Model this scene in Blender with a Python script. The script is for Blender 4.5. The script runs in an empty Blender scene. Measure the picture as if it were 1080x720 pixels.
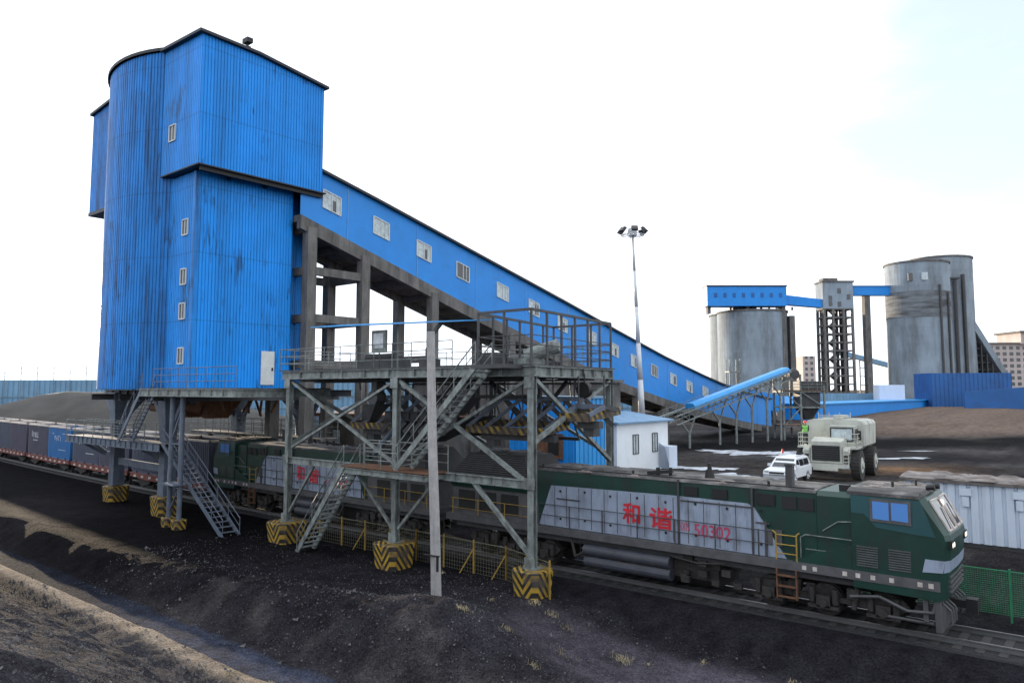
import bpy, math, random
from mathutils import Vector, Matrix, noise
random.seed(7)
sc = bpy.context.scene
C = sc.collection
R = math.radians
# ------------------------------------------------------------------ camera
EYE = 7.64
cd = bpy.data.cameras.new('camera'); cam = bpy.data.objects.new('camera', cd); C.objects.link(cam)
cam.location = (0, 0, EYE)
cam.rotation_euler = (R(90) + math.atan(65/790), 0, 0)
cd.sensor_width = 36; cd.lens = 790/1080*36
cd.shift_y = -15/1080
cd.clip_end = 6000; cd.clip_start = .1
sc.camera = cam
# ------------------------------------------------------------------ sky, sun, exposure
SUN_EL, SUN_DIR2 = R(5.5), Vector((-.60, .80))
w = bpy.data.worlds.new('World'); sc.world = w; w.use_nodes = True
nt = w.node_tree; N = nt.nodes; L = nt.links; N.clear()
out = N.new('ShaderNodeOutputWorld'); bg = N.new('ShaderNodeBackground'); L.new(bg.outputs[0], out.inputs[0])
sky = N.new('ShaderNodeTexSky'); sky.sky_type = 'NISHITA'; sky.sun_disc = False
sky.sun_elevation = SUN_EL; sky.sun_rotation = math.atan2(SUN_DIR2.x, SUN_DIR2.y)
sky.dust_density = 1.2; sky.ozone_density = 1.6
tc = N.new('ShaderNodeTexCoord'); mp = N.new('ShaderNodeMapping'); mp.inputs['Scale'].default_value = (1.4, 1.4, 3.6)
L.new(tc.outputs['Generated'], mp.inputs[0])
cn = N.new('ShaderNodeTexNoise'); cn.inputs['Scale'].default_value = 1.5; cn.inputs['Detail'].default_value = 6; cn.inputs['Roughness'].default_value = .55
L.new(mp.outputs[0], cn.inputs['Vector'])
# the cloud cover thins in one part of the sky, to the right
dp = N.new('ShaderNodeVectorMath'); dp.operation = 'DOT_PRODUCT'; dp.inputs[1].default_value = Vector((.66, .95, .36)).normalized()
L.new(tc.outputs['Generated'], dp.inputs[0])
mr = N.new('ShaderNodeMapRange'); mr.interpolation_type = 'SMOOTHSTEP'
for i, v in enumerate((.95, 1.0, 0.0, .30)): mr.inputs[i+1].default_value = v
L.new(dp.outputs['Value'], mr.inputs[0])
ad = N.new('ShaderNodeMath'); ad.operation = 'SUBTRACT'; L.new(cn.outputs['Fac'], ad.inputs[0]); L.new(mr.outputs[0], ad.inputs[1])
cr = N.new('ShaderNodeMapRange'); cr.interpolation_type = 'SMOOTHSTEP'
for i, v in enumerate((.10, .42, .42, 1.0)): cr.inputs[i+1].default_value = v
L.new(ad.outputs[0], cr.inputs[0])
mx = N.new('ShaderNodeMix'); mx.data_type = 'RGBA'
L.new(cr.outputs[0], mx.inputs['Factor']); sg = N.new('ShaderNodeVectorMath'); sg.operation = 'SCALE'; sg.inputs['Scale'].default_value = 2.6; L.new(sky.outputs[0], sg.inputs[0]); L.new(sg.outputs[0], mx.inputs[6]); mx.inputs[7].default_value = (9.1, 9.7, 10.5, 1)
L.new(mx.outputs[2], bg.inputs[0]); bg.inputs[1].default_value = .1
sd = bpy.data.lights.new('sun', 'SUN'); sd.energy = 5; sd.angle = R(.6); sd.color = (1, .82, .60)
so = bpy.data.objects.new('sun', sd); C.objects.link(so)
sv = Vector((SUN_DIR2.x*math.cos(SUN_EL), SUN_DIR2.y*math.cos(SUN_EL), math.sin(SUN_EL)))
so.rotation_euler = sv.to_track_quat('Z', 'Y').to_euler(); so.location = sv*300
sc.view_settings.view_transform = 'Standard'; sc.view_settings.look = 'None'; sc.view_settings.gamma = 1
sc.view_settings.exposure = .72; sc.view_settings.use_curve_mapping = False
sc.render.engine = 'CYCLES'; sc.cycles.use_denoising = True
sc.cycles.max_bounces = 5; sc.cycles.diffuse_bounces = 3; sc.cycles.glossy_bounces = 2; sc.cycles.transparent_max_bounces = 8
sc.cycles.sample_clamp_indirect = 6
# ------------------------------------------------------------------ track frame: t along the rails to the right, n across away from camera
T0 = (14.33, 23.84); TA, TB = .770, -.638; TANG = math.atan2(TB, TA)
def W(t, n, z=0): return Vector((T0[0]+t*TA-n*TB, T0[1]+t*TB+n*TA, z))
def TN(x, y):
    a, b = x-T0[0], y-T0[1]
    return a*TA+b*TB, -a*TB+b*TA
def nc(t): return .12+.0004*(t+22)**2          # centre line of the gently curved track
# ------------------------------------------------------------------ materials
def mat(name, col, rough=.6, metal=0, var=.18, vs=1.2, dirt=0, dcol=(.02, .018, .016), ds=(2.5, 2.5, .18), bump=0, bs=20, dlo=.5, spec=.5):
    m = bpy.data.materials.new(name); m.use_nodes = True
    nt = m.node_tree; N = nt.nodes; L = nt.links; b = N['Principled BSDF']
    b.inputs['Roughness'].default_value = rough; b.inputs['Metallic'].default_value = metal
    b.inputs['Specular IOR Level'].default_value = spec
    tc = N.new('ShaderNodeTexCoord')
    n1 = N.new('ShaderNodeTexNoise'); n1.inputs['Scale'].default_value = vs; n1.inputs['Detail'].default_value = 7; n1.inputs['Roughness'].default_value = .65
    L.new(tc.outputs['Object'], n1.inputs['Vector'])
    r1 = N.new('ShaderNodeMapRange')
    for i, v in enumerate((.3, .7, 1-var, 1+var)): r1.inputs[i+1].default_value = v
    L.new(n1.outputs['Fac'], r1.inputs[0])
    hs = N.new('ShaderNodeVectorMath'); hs.operation = 'SCALE'; hs.inputs[0].default_value = col; L.new(r1.outputs[0], hs.inputs['Scale'])
    last = hs.outputs[0]
    if dirt:
        mp = N.new('ShaderNodeMapping'); mp.inputs['Scale'].default_value = ds; L.new(tc.outputs['Object'], mp.inputs[0])
        n2 = N.new('ShaderNodeTexNoise'); n2.inputs['Scale'].default_value = 1; n2.inputs['Detail'].default_value = 8; n2.inputs['Roughness'].default_value = .7
        L.new(mp.outputs[0], n2.inputs['Vector'])
        r2 = N.new('ShaderNodeMapRange')
        for i, v in enumerate((dlo, dlo+.24, 0, dirt)): r2.inputs[i+1].default_value = v
        L.new(n2.outputs['Fac'], r2.inputs[0])
        mx = N.new('ShaderNodeMix'); mx.data_type = 'RGBA'; L.new(r2.outputs[0], mx.inputs['Factor']); L.new(last, mx.inputs[6]); mx.inputs[7].default_value = (*dcol, 1)
        last = mx.outputs[2]
    L.new(last, b.inputs['Base Color'])
    if bump:
        n3 = N.new('ShaderNodeTexNoise'); n3.inputs['Scale'].default_value = bs; n3.inputs['Detail'].default_value = 8
        L.new(tc.outputs['Object'], n3.inputs['Vector'])
        bp = N.new('ShaderNodeBump'); bp.inputs['Strength'].default_value = bump; bp.inputs['Distance'].default_value = .05
        L.new(n3.outputs['Fac'], bp.inputs['Height']); L.new(bp.outputs[0], b.inputs['Normal'])
    return m
def add_panels(m, pitch, amt, axis='sum'):
    """per-sheet tone differences of ribbed cladding, along the wall"""
    N = m.node_tree.nodes; L = m.node_tree.links; b = N['Principled BSDF']
    src = b.inputs['Base Color'].links[0].from_socket
    tc = N.new('ShaderNodeTexCoord'); sx = N.new('ShaderNodeSeparateXYZ'); L.new(tc.outputs['Object'], sx.inputs[0])
    a = N.new('ShaderNodeMath'); a.operation = 'MULTIPLY_ADD'; L.new(sx.outputs[1], a.inputs[0]); a.inputs[1].default_value = 1.0; L.new(sx.outputs[0], a.inputs[2])
    d = N.new('ShaderNodeMath'); d.operation = 'DIVIDE'; L.new(a.outputs[0], d.inputs[0]); d.inputs[1].default_value = pitch
    f = N.new('ShaderNodeMath'); f.operation = 'FLOOR'; L.new(d.outputs[0], f.inputs[0])
    wn = N.new('ShaderNodeTexWhiteNoise'); wn.noise_dimensions = '1D'; L.new(f.outputs[0], wn.inputs['W'])
    r = N.new('ShaderNodeMapRange')
    for i, v in enumerate((0, 1, 1-amt, 1+amt*.6)): r.inputs[i+1].default_value = v
    L.new(wn.outputs[0], r.inputs[0])
    # horizontal sheet laps, stained, every few metres
    z = N.new('ShaderNodeMath'); z.operation = 'MULTIPLY_ADD'; L.new(wn.outputs[0], z.inputs[0]); z.inputs[1].default_value = .0; L.new(sx.outputs[2], z.inputs[2])
    q = N.new('ShaderNodeMath'); q.operation = 'DIVIDE'; L.new(z.outputs[0], q.inputs[0]); q.inputs[1].default_value = 4.1
    fq = N.new('ShaderNodeMath'); fq.operation = 'FRACT'; L.new(q.outputs[0], fq.inputs[0])
    lq = N.new('ShaderNodeMapRange')
    for i, v in enumerate((0, .03, .72, 1.0)): lq.inputs[i+1].default_value = v
    L.new(fq.outputs[0], lq.inputs[0])
    lm = N.new('ShaderNodeMath'); lm.operation = 'MULTIPLY'; L.new(lq.outputs[0], lm.inputs[0]); L.new(r.outputs[0], lm.inputs[1])
    s = N.new('ShaderNodeVectorMath'); s.operation = 'SCALE'; L.new(src, s.inputs[0]); L.new(lm.outputs[0], s.inputs['Scale']); L.new(s.outputs[0], b.inputs['Base Color'])
    # soot patches and drip runs of varied length
    n5 = N.new('ShaderNodeTexNoise'); n5.inputs['Scale'].default_value = .45; n5.inputs['Detail'].default_value = 3; L.new(tc.outputs['Object'], n5.inputs['Vector'])
    mp = N.new('ShaderNodeMapping'); mp.inputs['Scale'].default_value = (5.5, 5.5, .7); L.new(tc.outputs['Object'], mp.inputs[0])
    n6 = N.new('ShaderNodeTexNoise'); n6.inputs['Scale'].default_value = 1; n6.inputs['Detail'].default_value = 5; L.new(mp.outputs[0], n6.inputs['Vector'])
    mu = N.new('ShaderNodeMath'); mu.operation = 'MULTIPLY'; L.new(n5.outputs['Fac'], mu.inputs[0]); L.new(n6.outputs['Fac'], mu.inputs[1])
    g = N.new('ShaderNodeMapRange')
    for i, v in enumerate((.335, .42, 0, .6)): g.inputs[i+1].default_value = v
    L.new(mu.outputs[0], g.inputs[0])
    mx = N.new('ShaderNodeMix'); mx.data_type = 'RGBA'; L.new(g.outputs[0], mx.inputs['Factor']); L.new(s.outputs[0], mx.inputs[6]); mx.inputs[7].default_value = (.006, .018, .04, 1); L.new(mx.outputs[2], b.inputs['Base Color'])
M = {}
M['blue'] = mat('blue cladding paint', (.002, .25, .74), .5, 0, .14, .35, .6, (.008, .03, .09), (3.0, 3.0, .15), .25, 1.3, dlo=.53, spec=.35)
add_panels(M['blue'], .9, .13)
M['blue_old'] = mat('stained blue cladding paint', (.002, .195, .60), .5, 0, .22, .3, .9, (.008, .02, .055), (2.0, 2.0, .16), .25, 1.3, dlo=.475, spec=.35)
add_panels(M['blue_old'], .9, .16)
M['blue_gal'] = mat('blue gallery sheet', (.002, .22, .66), .5, 0, .10, .5, .4, (.02, .08, .25), (.5, .5, 1.5), dlo=.56)
M['blue_light'] = mat('pale blue sheet', (.15, .29, .43), .5, 0, .15, .4, .5, (.15, .2, .25), (1, 1, .2))  # paled to imitate haze on the far wind fence; other sheets share it
M['blue_bright'] = mat('bright blue sheet', (.02, .28, .66), .45, 0, .12, .5, .3, (.02, .1, .3))
M['blue_deep'] = mat('deep blue fence sheet', (.012, .095, .30), .6, 0, .2, .15, .5, (.02, .04, .14), (.4, .4, .6))
M['roof_dark'] = mat('dark roof edge', (.018, .02, .026), .6, 0, .3, 2)
M['conc'] = mat('weathered concrete', (.15, .142, .135), .85, 0, .25, .8, .8, (.045, .042, .040), (1.5, 1.5, .25), .3, 6, dlo=.42)
M['conc_silo'] = mat('silo concrete', (.24, .29, .34), .85, 0, .16, .16, .75, (.09, .095, .10), (.25, .25, .05), .15, 3, dlo=.44)
M['conc_soffit'] = mat('dark concrete soffit', (.085, .078, .07), .9, 0, .3, .7, .6, (.02, .02, .02), (1, 1, .5), .2, 5)  # darker than the plain concrete, for gallery cross beams and inner walls
M['conc_pole'] = mat('pale concrete pole', (.34, .33, .33), .8, 0, .2, 3, .6, (.14, .13, .13), (9, 9, .8), .2, 25)
M['steel'] = mat('grey painted steel', (.21, .24, .235), .6, .0, .25, 2.5, .85, (.05, .044, .040), (3, 3, 1.2), dlo=.42)
M['steel_dark'] = mat('sooty dark steel', (.05, .052, .056), .6, .0, .3, 2, .6, (.03, .022, .018), (3, 3, 1))
M['steel_blue'] = mat('blue grey painted steel', (.10, .125, .17), .55, .0, .25, 2, .6, (.04, .04, .04), (3, 3, 1))
M['galv'] = mat('galvanised steel', (.55, .58, .62), .5, .1, .1, 3)
M['rust'] = mat('rusty steel', (.14, .065, .035), .8, 0, .35, 3, .6, (.05, .03, .02))
M['ballast'] = mat('sooty ballast', (.015, .015, .018), .95, 0, .6, 14, .8, (.15, .155, .19), (.9, 3.5, 3), 1.0, 18, dlo=.57)
M['coal'] = mat('coal', (.010, .010, .011), .8, 0, .6, 5, .3, (.03, .03, .03), (9, 9, 9), 1.0, 12, dlo=.55)
M['coalpile'] = mat('dusty coal heap', (.052, .048, .045), .95, 0, .35, .2, .4, (.09, .08, .07), (.4, .4, .9), .6, 3)
M['green'] = mat('dark green loco paint', (.007, .040, .030), .42, 0, .25, 1, .75, (.022, .024, .023), (2, 2, .6), dlo=.48)
M['green2'] = mat('blue green cab paint', (.022, .075, .085), .38, 0, .12, 1, .4, (.04, .05, .05), (2, 2, .6), dlo=.5)
M['grey_panel'] = mat('pale grey loco doors', (.27, .32, .42), .5, 0, .14, 1.2, .8, (.09, .10, .12), (2.4, 2.4, .6), dlo=.47)
M['sill'] = mat('dusty underframe', (.085, .085, .092), .75, 0, .25, 2, .6, (.04, .035, .03), (1.5, 1.5, 2))
M['reservoir'] = mat('dusty dark reservoir', (.055, .06, .078), .5, 0, .25, 1.5, .7, (.09, .085, .08), (1.5, 1.5, 3), dlo=.5)
M['bogie'] = mat('oily bogie', (.028, .026, .025), .7, 0, .45, 4, .5, (.08, .07, .062), (3, 3, 3), .4, 12, dlo=.52)
M['black'] = mat('black void', (.008, .008, .009), .6, 0, .2, 2)
M['blackrad'] = mat('black radiator louvre', (.013, .013, .014), .7, 0, .3, 2)
M['dusty_roof'] = mat('dusty loco roof', (.06, .058, .058), .9, 0, .4, 1.2, .75, (.30, .29, .29), (.9, 1.6, 1), .3, 8, dlo=.47)
M['red'] = mat('red lettering', (.52, .015, .03), .6, 0, .2, 3, .5, (.27, .2, .26), (5, 5, 5), dlo=.55)
M['pinkred'] = mat('worn red number', (.48, .05, .12), .5, 0, .15, 5)
M['white_worn'] = mat('worn white marks', (.55, .58, .62), .6, 0, .2, 6)
M['yellow'] = mat('worn yellow paint', (.34, .22, .04), .6, 0, .3, 4, .5, (.08, .06, .03), (4, 4, 3))
M['cont_slate'] = mat('dark slate container', (.060, .072, .115), .6, 0, .15, 1, .75, (.10, .09, .10), (5, 5, .35), dlo=.48)
M['cont_violet'] = mat('dull violet container', (.065, .062, .10), .65, 0, .15, 1, .75, (.10, .085, .09), (5, 5, .35), dlo=.46)
M['cont_blue'] = mat('blue container', (.025, .14, .36), .5, 0, .12, 1, .6, (.03, .08, .18), (5, 5, .35), dlo=.5)
M['top_rail'] = mat('pale trim and sun painted rail', (.5, .45, .42), .8, 0, .3, 3)  # pale tone paints sunlight on container top rails; reflectors and marks share it
M['wagon_red'] = mat('brown red wagon sill', (.17, .045, .035), .7, 0, .25, 2, .6, (.16, .11, .09), (3, 3, 1.5), dlo=.5)
M['railsteel'] = mat('worn rail steel', (.22, .21, .21), .4, .7, .2, 5)
M['sleeper'] = mat('concrete sleeper', (.035, .034, .034), .9, 0, .3, 3)
M['white_wall'] = mat('white render', (.72, .76, .80), .7, 0, .06, .8, .35, (.3, .33, .36), (.6, .6, .25), dlo=.56)
M['hut_roof'] = mat('faded blue roof sheet', (.13, .26, .42), .55, 0, .2, 1.2, .6, (.09, .12, .15), (1, 1, 1))
M['cont_white'] = mat('white corrugated container', (.56, .63, .74), .55, 0, .05, .8, .45, (.26, .27, .30), (3, 3, .3), dlo=.54)
M['dirt_top'] = mat('dirt crusted roof', (.17, .145, .135), .95, 0, .5, 1.5, .7, (.36, .34, .33), (1.4, 1.4, 1.4), .5, 8, dlo=.5)
M['truck'] = mat('dusty cream truck paint', (.46, .47, .42), .65, 0, .14, .8, .6, (.20, .18, .15), (1.2, 1.2, .6), dlo=.5)
M['tyre'] = mat('dusty tyre', (.035, .033, .032), .9, 0, .3, 3)
M['carwhite'] = mat('white car paint', (.75, .77, .80), .3, 0, .03, 1)
M['skin'] = mat('skin', (.45, .26, .19), .6, 0, .05, 3)
M['hivis'] = mat('green vest cloth', (.22, .55, .12), .8, 0, .1, 5)
M['helmet'] = mat('red helmet', (.65, .04, .04), .4, 0, .05, 3)
M['cloth'] = mat('dark work clothes', (.02, .022, .03), .9, 0, .2, 6)
M['snow'] = mat('dusty snow', (.50, .53, .58), .9, 0, .25, 1.5, .8, (.09, .09, .095), (.8, .8, .8), dlo=.44)
M['straw'] = mat('dry straw grass', (.30, .25, .15), .9, 0, .3, 3)
M['signy'] = mat('yellow sign face', (.55, .38, .04), .6, 0, .15, 3)
M['brick_beige'] = mat('beige apartment wall', (.42, .37, .36), .85, 0, .12, .2, .3, (.2, .15, .13), (.2, .2, .1))  # wall colour lightened to imitate distance haze
M['fence_green'] = mat('green fence', (.02, .22, .10), .5, 0, .2, 2)
M['fence_wire'] = mat('galvanised wire', (.16, .15, .10), .6, .0, .2, 3)
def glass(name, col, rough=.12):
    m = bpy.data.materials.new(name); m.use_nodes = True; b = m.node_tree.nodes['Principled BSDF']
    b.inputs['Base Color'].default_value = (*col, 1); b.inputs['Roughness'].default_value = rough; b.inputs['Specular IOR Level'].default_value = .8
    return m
M['glass_sky'] = glass('glass painted sky blue', (.10, .26, .62), .08)  # blue base colour stands in for the reflected sky
M['glass_pale'] = mat('pale pane with painted reflection', (.42, .48, .50), .25, 0, .35, 3)  # whitish base colour stands in for light reflected in the glass
M['glass_dark'] = glass('dark glass', (.02, .025, .03), .1)
M['frame_w'] = mat('white window frame', (.55, .58, .58), .5, 0, .1, 3)
def emis(name, col, s):
    m = bpy.data.materials.new(name); m.use_nodes = True; b = m.node_tree.nodes['Principled BSDF']
    b.inputs['Base Color'].default_value = (*col, 1); b.inputs['Emission Color'].default_value = (*col, 1); b.inputs['Emission Strength'].default_value = s; return m
M['lamp_on'] = emis('lit headlamp', (1, .93, .75), .6)
M['lamp_green'] = emis('lit green lamp', (.1, 1, .55), .8)
def stripes(name, period, mode, d0=.45):
    m = mat(name, (.40, .25, .025), .65, 0, .25, 4, .0)
    nt = m.node_tree; N = nt.nodes; L = nt.links; b = N['Principled BSDF']; src = b.inputs['Base Color'].links[0].from_socket
    tc = N.new('ShaderNodeTexCoord'); sx = N.new('ShaderNodeSeparateXYZ'); L.new(tc.outputs['Object'], sx.inputs[0])
    def mth(op, a, bb=None):
        n = N.new('ShaderNodeMath'); n.operation = op
        for i, v in enumerate((a, bb)):
            if v is None: continue
            if isinstance(v, (int, float)): n.inputs[i].default_value = v
            else: L.new(v, n.inputs[i])
        return n.outputs[0]
    if mode == 'V':
        s = mth('SUBTRACT', mth('ADD', mth('MULTIPLY', sx.outputs[2], .85), sx.outputs[1]), mth('ABSOLUTE', sx.outputs[0]))
    else:
        s = mth('ADD', mth('ADD', sx.outputs[0], sx.outputs[1]), mth('MULTIPLY', sx.outputs[2], .8))
    fr = mth('FRACT', mth('DIVIDE', s, period)); g = mth('GREATER_THAN', fr, .5)
    mx = N.new('ShaderNodeMix'); mx.data_type = 'RGBA'; L.new(g, mx.inputs['Factor']); L.new(src, mx.inputs[6]); mx.inputs[7].default_value = (.016, .014, .013, 1)
    n2 = N.new('ShaderNodeTexNoise'); n2.inputs['Scale'].default_value = 2.2; n2.inputs['Detail'].default_value = 8; L.new(tc.outputs['Object'], n2.inputs['Vector'])
    r2 = N.new('ShaderNodeMapRange')
    for i, v in enumerate((d0, d0+.22, 0, .92)): r2.inputs[i+1].default_value = v
    L.new(n2.outputs['Fac'], r2.inputs[0])
    m2 = N.new('ShaderNodeMix'); m2.data_type = 'RGBA'; L.new(r2.outputs[0], m2.inputs['Factor']); L.new(mx.outputs[2], m2.inputs[6]); m2.inputs[7].default_value = (.07, .06, .055, 1)
    L.new(m2.outputs[2], b.inputs['Base Color']); return m
M['chevron'] = stripes('yellow black chevrons', .30, 'V')
M['hazard'] = stripes('faded hazard stripes', .42, 'D', .36)
# ------------------------------------------------------------------ mesh helper
class MB:
    def __init__(s): s.v = []; s.f = []; s.g = []; s.hold = False
    def add(s, vs, fs):
        b = len(s.v)
        if not s.hold or not s.g: s.g.append((b, len(s.f)))
        s.v += [Vector(p) for p in vs]; s.f += [tuple(i+b for i in f) for f in fs]; return s
    def box(s, x0, x1, y0, y1, z0, z1):
        return s.add([(x0,y0,z0),(x1,y0,z0),(x1,y1,z0),(x0,y1,z0),(x0,y0,z1),(x1,y0,z1),(x1,y1,z1),(x0,y1,z1)],
                     [(0,3,2,1),(4,5,6,7),(0,1,5,4),(1,2,6,5),(2,3,7,6),(3,0,4,7)])
    def frust(s, cx, cy, z0, z1, ax, ay, bx, by, ch=0):
        return s.add([(cx-ax,cy-ay,z0),(cx+ax,cy-ay,z0),(cx+ax,cy+ay,z0),(cx-ax,cy+ay,z0),(cx-bx,cy-by,z1),(cx+bx,cy-by,z1),(cx+bx,cy+by,z1),(cx-bx,cy+by,z1)],
                     [(0,3,2,1),(4,5,6,7),(0,1,5,4),(1,2,6,5),(2,3,7,6),(3,0,4,7)])
    def beam(s, p, q, w=.15, h=.15, up=(0,0,1)):
        p, q = Vector(p), Vector(q); d = (q-p).normalized(); u = Vector(up)
        if abs(d.dot(u)) > .99: u = Vector((1, 0, 0))
        r = d.cross(u).normalized()*w/2; u2 = r.cross(d).normalized()*h/2
        return s.add([p-r-u2, p+r-u2, p+r+u2, p-r+u2, q-r-u2, q+r-u2, q+r+u2, q-r+u2],
                     [(0,1,2,3),(7,6,5,4),(0,4,5,1),(1,5,6,2),(2,6,7,3),(3,7,4,0)])
    def ibeam(s, p, q, w=.25, h=.4, stiff=0, up=(0,0,1)):
        p, q = Vector(p), Vector(q); d = (q-p).normalized(); u = Vector(up)
        if abs(d.dot(u)) > .99: u = Vector((1, 0, 0))
        r = d.cross(u).normalized(); u2 = r.cross(d).normalized()
        s.beam(p+u2*(h/2-.02), q+u2*(h/2-.02), w, .04, u2); s.beam(p-u2*(h/2-.02), q-u2*(h/2-.02), w, .04, u2); s.beam(p, q, .03, h-.08, u2)
        if stiff:
            k = int((q-p).length/stiff)
            for i in range(1, k):
                c = p+(q-p)*i/k; s.beam(c-u2*(h/2-.045), c+u2*(h/2-.045), .03, w*.9, r) if False else s.beam(c-u2*(h/2-.045), c+u2*(h/2-.045), w*.92, .03, d)
        return s
    def tube(s, p, q, r, r2=None, n=8, cap=True):
        p, q = Vector(p), Vector(q); r2 = r if r2 is None else r2; d = (q-p).normalized()
        u = Vector((0,0,1)) if abs(d.z) < .95 else Vector((1,0,0)); a = d.cross(u).normalized(); b = a.cross(d)
        vs = [p+(a*math.cos(t)+b*math.sin(t))*r for t in [2*math.pi*i/n for i in range(n)]]+[q+(a*math.cos(t)+b*math.sin(t))*r2 for t in [2*math.pi*i/n for i in range(n)]]
        fs = [(i, i+n, (i+1)%n+n, (i+1)%n) for i in range(n)]
        if cap: fs += [tuple(range(n)), tuple(range(2*n-1, n-1, -1))]
        return s.add(vs, fs)
    def path(s, pts, r, n=6):
        s.g.append((len(s.v), len(s.f))); s.hold = True
        for a, b in zip(pts, pts[1:]): s.tube(a, b, r, n=n)
        s.hold = False; return s
    def prism(s, poly, a, b, axis='z'):
        """poly: 2D points; extruded from a to b along axis"""
        def P(u, v, k):
            return {'z': (u, v, k), 'y': (u, k, v), 'x': (k, u, v)}[axis]
        n = len(poly); vs = [P(u, v, a) for u, v in poly]+[P(u, v, b) for u, v in poly]
        return s.add(vs, [tuple(range(n-1, -1, -1)), tuple(range(n, 2*n))]+[(i, (i+1)%n, (i+1)%n+n, i+n) for i in range(n)])
    def rings(s, rings, close=True, cap=True):
        n = len(rings[0]); vs = [p for r in rings for p in r]; fs = []
        for k in range(len(rings)-1):
            for i in range(n if close else n-1):
                j = (i+1) % n; fs.append((k*n+i, k*n+j, (k+1)*n+j, (k+1)*n+i))
        if cap: fs += [tuple(range(n-1, -1, -1)), tuple(range((len(rings)-1)*n, len(rings)*n))]
        return s.add(vs, fs)
    def ribs(s, pts, z0, ztop, pitch=.3, dep=.045, side=1, zbot=None):
        """ribbed sheet wall along the plan polyline pts; outward = right of travel * side"""
        cols = []
        for (a, b, za, zb) in [(Vector(pts[i]), Vector(pts[i+1]), ztop[i], ztop[i+1]) for i in range(len(pts)-1)]:
            d = b-a; Ln = d.length; d.normalize(); o = Vector((d.y, -d.x))*side
            k = max(1, round(Ln/pitch)); st = Ln/k
            for j in range(k):
                for fr, off in ((0, 0), (.62, 0), (.70, -dep), (.92, -dep)):
                    u = (j+fr)*st; p = a+d*u+o*off; cols.append((p.x, p.y, za+(zb-za)*u/Ln, u/Ln))
            cols.append((b.x, b.y, zb, 1))
        vs = []; fs = []
        for c in cols: vs += [(c[0], c[1], z0), (c[0], c[1], c[2])]
        for i in range(len(cols)-1): fs.append((2*i, 2*i+2, 2*i+3, 2*i+1))
        return s.add(vs, fs)
ORG = {}
def props(o, label=None, cat=None, group=None, kind=None):
    if label: o['label'] = label
    if cat: o['category'] = cat
    if group: o['group'] = group
    if kind: o['kind'] = kind
    return o
def thing(name, label, cat, loc=(0,0,0), group=None, frame='T', rot=None):
    """loc and all part coordinates are in the frame: 'T' = track (t,n,z), 'W' = world, 'L' = local with given world loc/rot"""
    o = bpy.data.objects.new(name, None); C.objects.link(o); o.empty_display_size = .3
    loc = Vector(loc)
    if frame == 'T': o.location = W(*loc); o.rotation_euler.z = TANG; ORG[o.name] = loc
    elif frame == 'W': o.location = loc; ORG[o.name] = loc
    else: o.location = loc; o.rotation_euler.z = rot or 0; ORG[o.name] = Vector((0,0,0))
    return props(o, label, cat, group)
SPLIT = {'reflector', 'intake_grille', 'filter_grille', 'radiator_grille', 'fan_cowl', 'roof_hatch', 'roof_fitting', 'horn', 'brace', 'post', 'cross_beam', 'drive_unit', 'hydraulic_unit', 'hopper',
         'opening', 'brake_hose', 'hanger', 'buttress', 'downpipe', 'side_mark', 'rubble', 'corner_lock', 'headlight', 'air_reservoir', 'strut', 'roof_vent', 'roof_dust', 'pipework', 'latch', 'gusset_plate', 'hook', 'roof_pipe'}
def part(name, mb, m, parent, label=None, smooth=False):
    org = ORG[parent.name]
    if len(mb.g) > 1 and len(mb.g) <= 100 and (name in SPLIT or (name == 'window' and m in ('glass_dark', 'blue_deep'))):
        last = None; g = mb.g+[(len(mb.v), len(mb.f))]
        for (v0, f0), (v1, f1) in zip(g, g[1:]):
            q = MB(); q.v = mb.v[v0:v1]; q.f = [tuple(i-v0 for i in f) for f in mb.f[f0:f1]]; q.g = [(0, 0)]
            last = part(name, q, m, parent, label, smooth)
        return last
    me = bpy.data.meshes.new(name); me.from_pydata([v-org for v in mb.v], [], mb.f)
    me.materials.append(M[m] if isinstance(m, str) else m)
    if smooth: me.shade_smooth()
    me.update()
    o = bpy.data.objects.new(name, me); C.objects.link(o); o.parent = parent; ORG[o.name] = org
    if label: o['label'] = label
    return o
def solo(name, mb, m, label=None, cat=None, loc=(0,0,0), group=None, kind=None, frame='T', smooth=False, rot=0):
    loc = Vector(loc); org = loc if frame in 'TW' else Vector((0,0,0))
    me = bpy.data.meshes.new(name); me.from_pydata([v-org for v in mb.v], [], mb.f); me.materials.append(M[m] if isinstance(m, str) else m)
    if smooth: me.shade_smooth()
    o = bpy.data.objects.new(name, me); C.objects.link(o)
    if frame == 'T': o.location = W(*loc); o.rotation_euler.z = TANG
    elif frame == 'W': o.location = loc
    else: o.location = loc; o.rotation_euler.z = rot
    ORG[o.name] = org
    return props(o, label, cat, group, kind)
def copy_tree(o, parent=None):
    c = o.copy(); C.objects.link(c); c.parent = parent; ORG[c.name] = ORG.get(o.name, Vector((0,0,0)))
    for ch in list(o.children): copy_tree(ch, c)
    return c
def put(o, t, n, z=0, ang=0): o.location = W(t, n, z); o.rotation_euler.z = TANG+ang
def lerp(a, b, f): return Vector(a)+(Vector(b)-Vector(a))*f
def railing(mb, pts, h=1.1, sp=1.5, r=.022, rails=(.35, .72, 1.1)):
    for a, b in zip(pts, pts[1:]):
        a, b = Vector(a), Vector(b); k = max(1, round((b-a).length/sp))
        for i in range(k+1):
            p = lerp(a, b, i/k); mb.tube(p, p+Vector((0,0,h)), r*1.15, n=5)
        for z in rails: mb.tube(a+Vector((0,0,z*h/1.1)), b+Vector((0,0,z*h/1.1)), r, n=5)
    return mb
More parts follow.
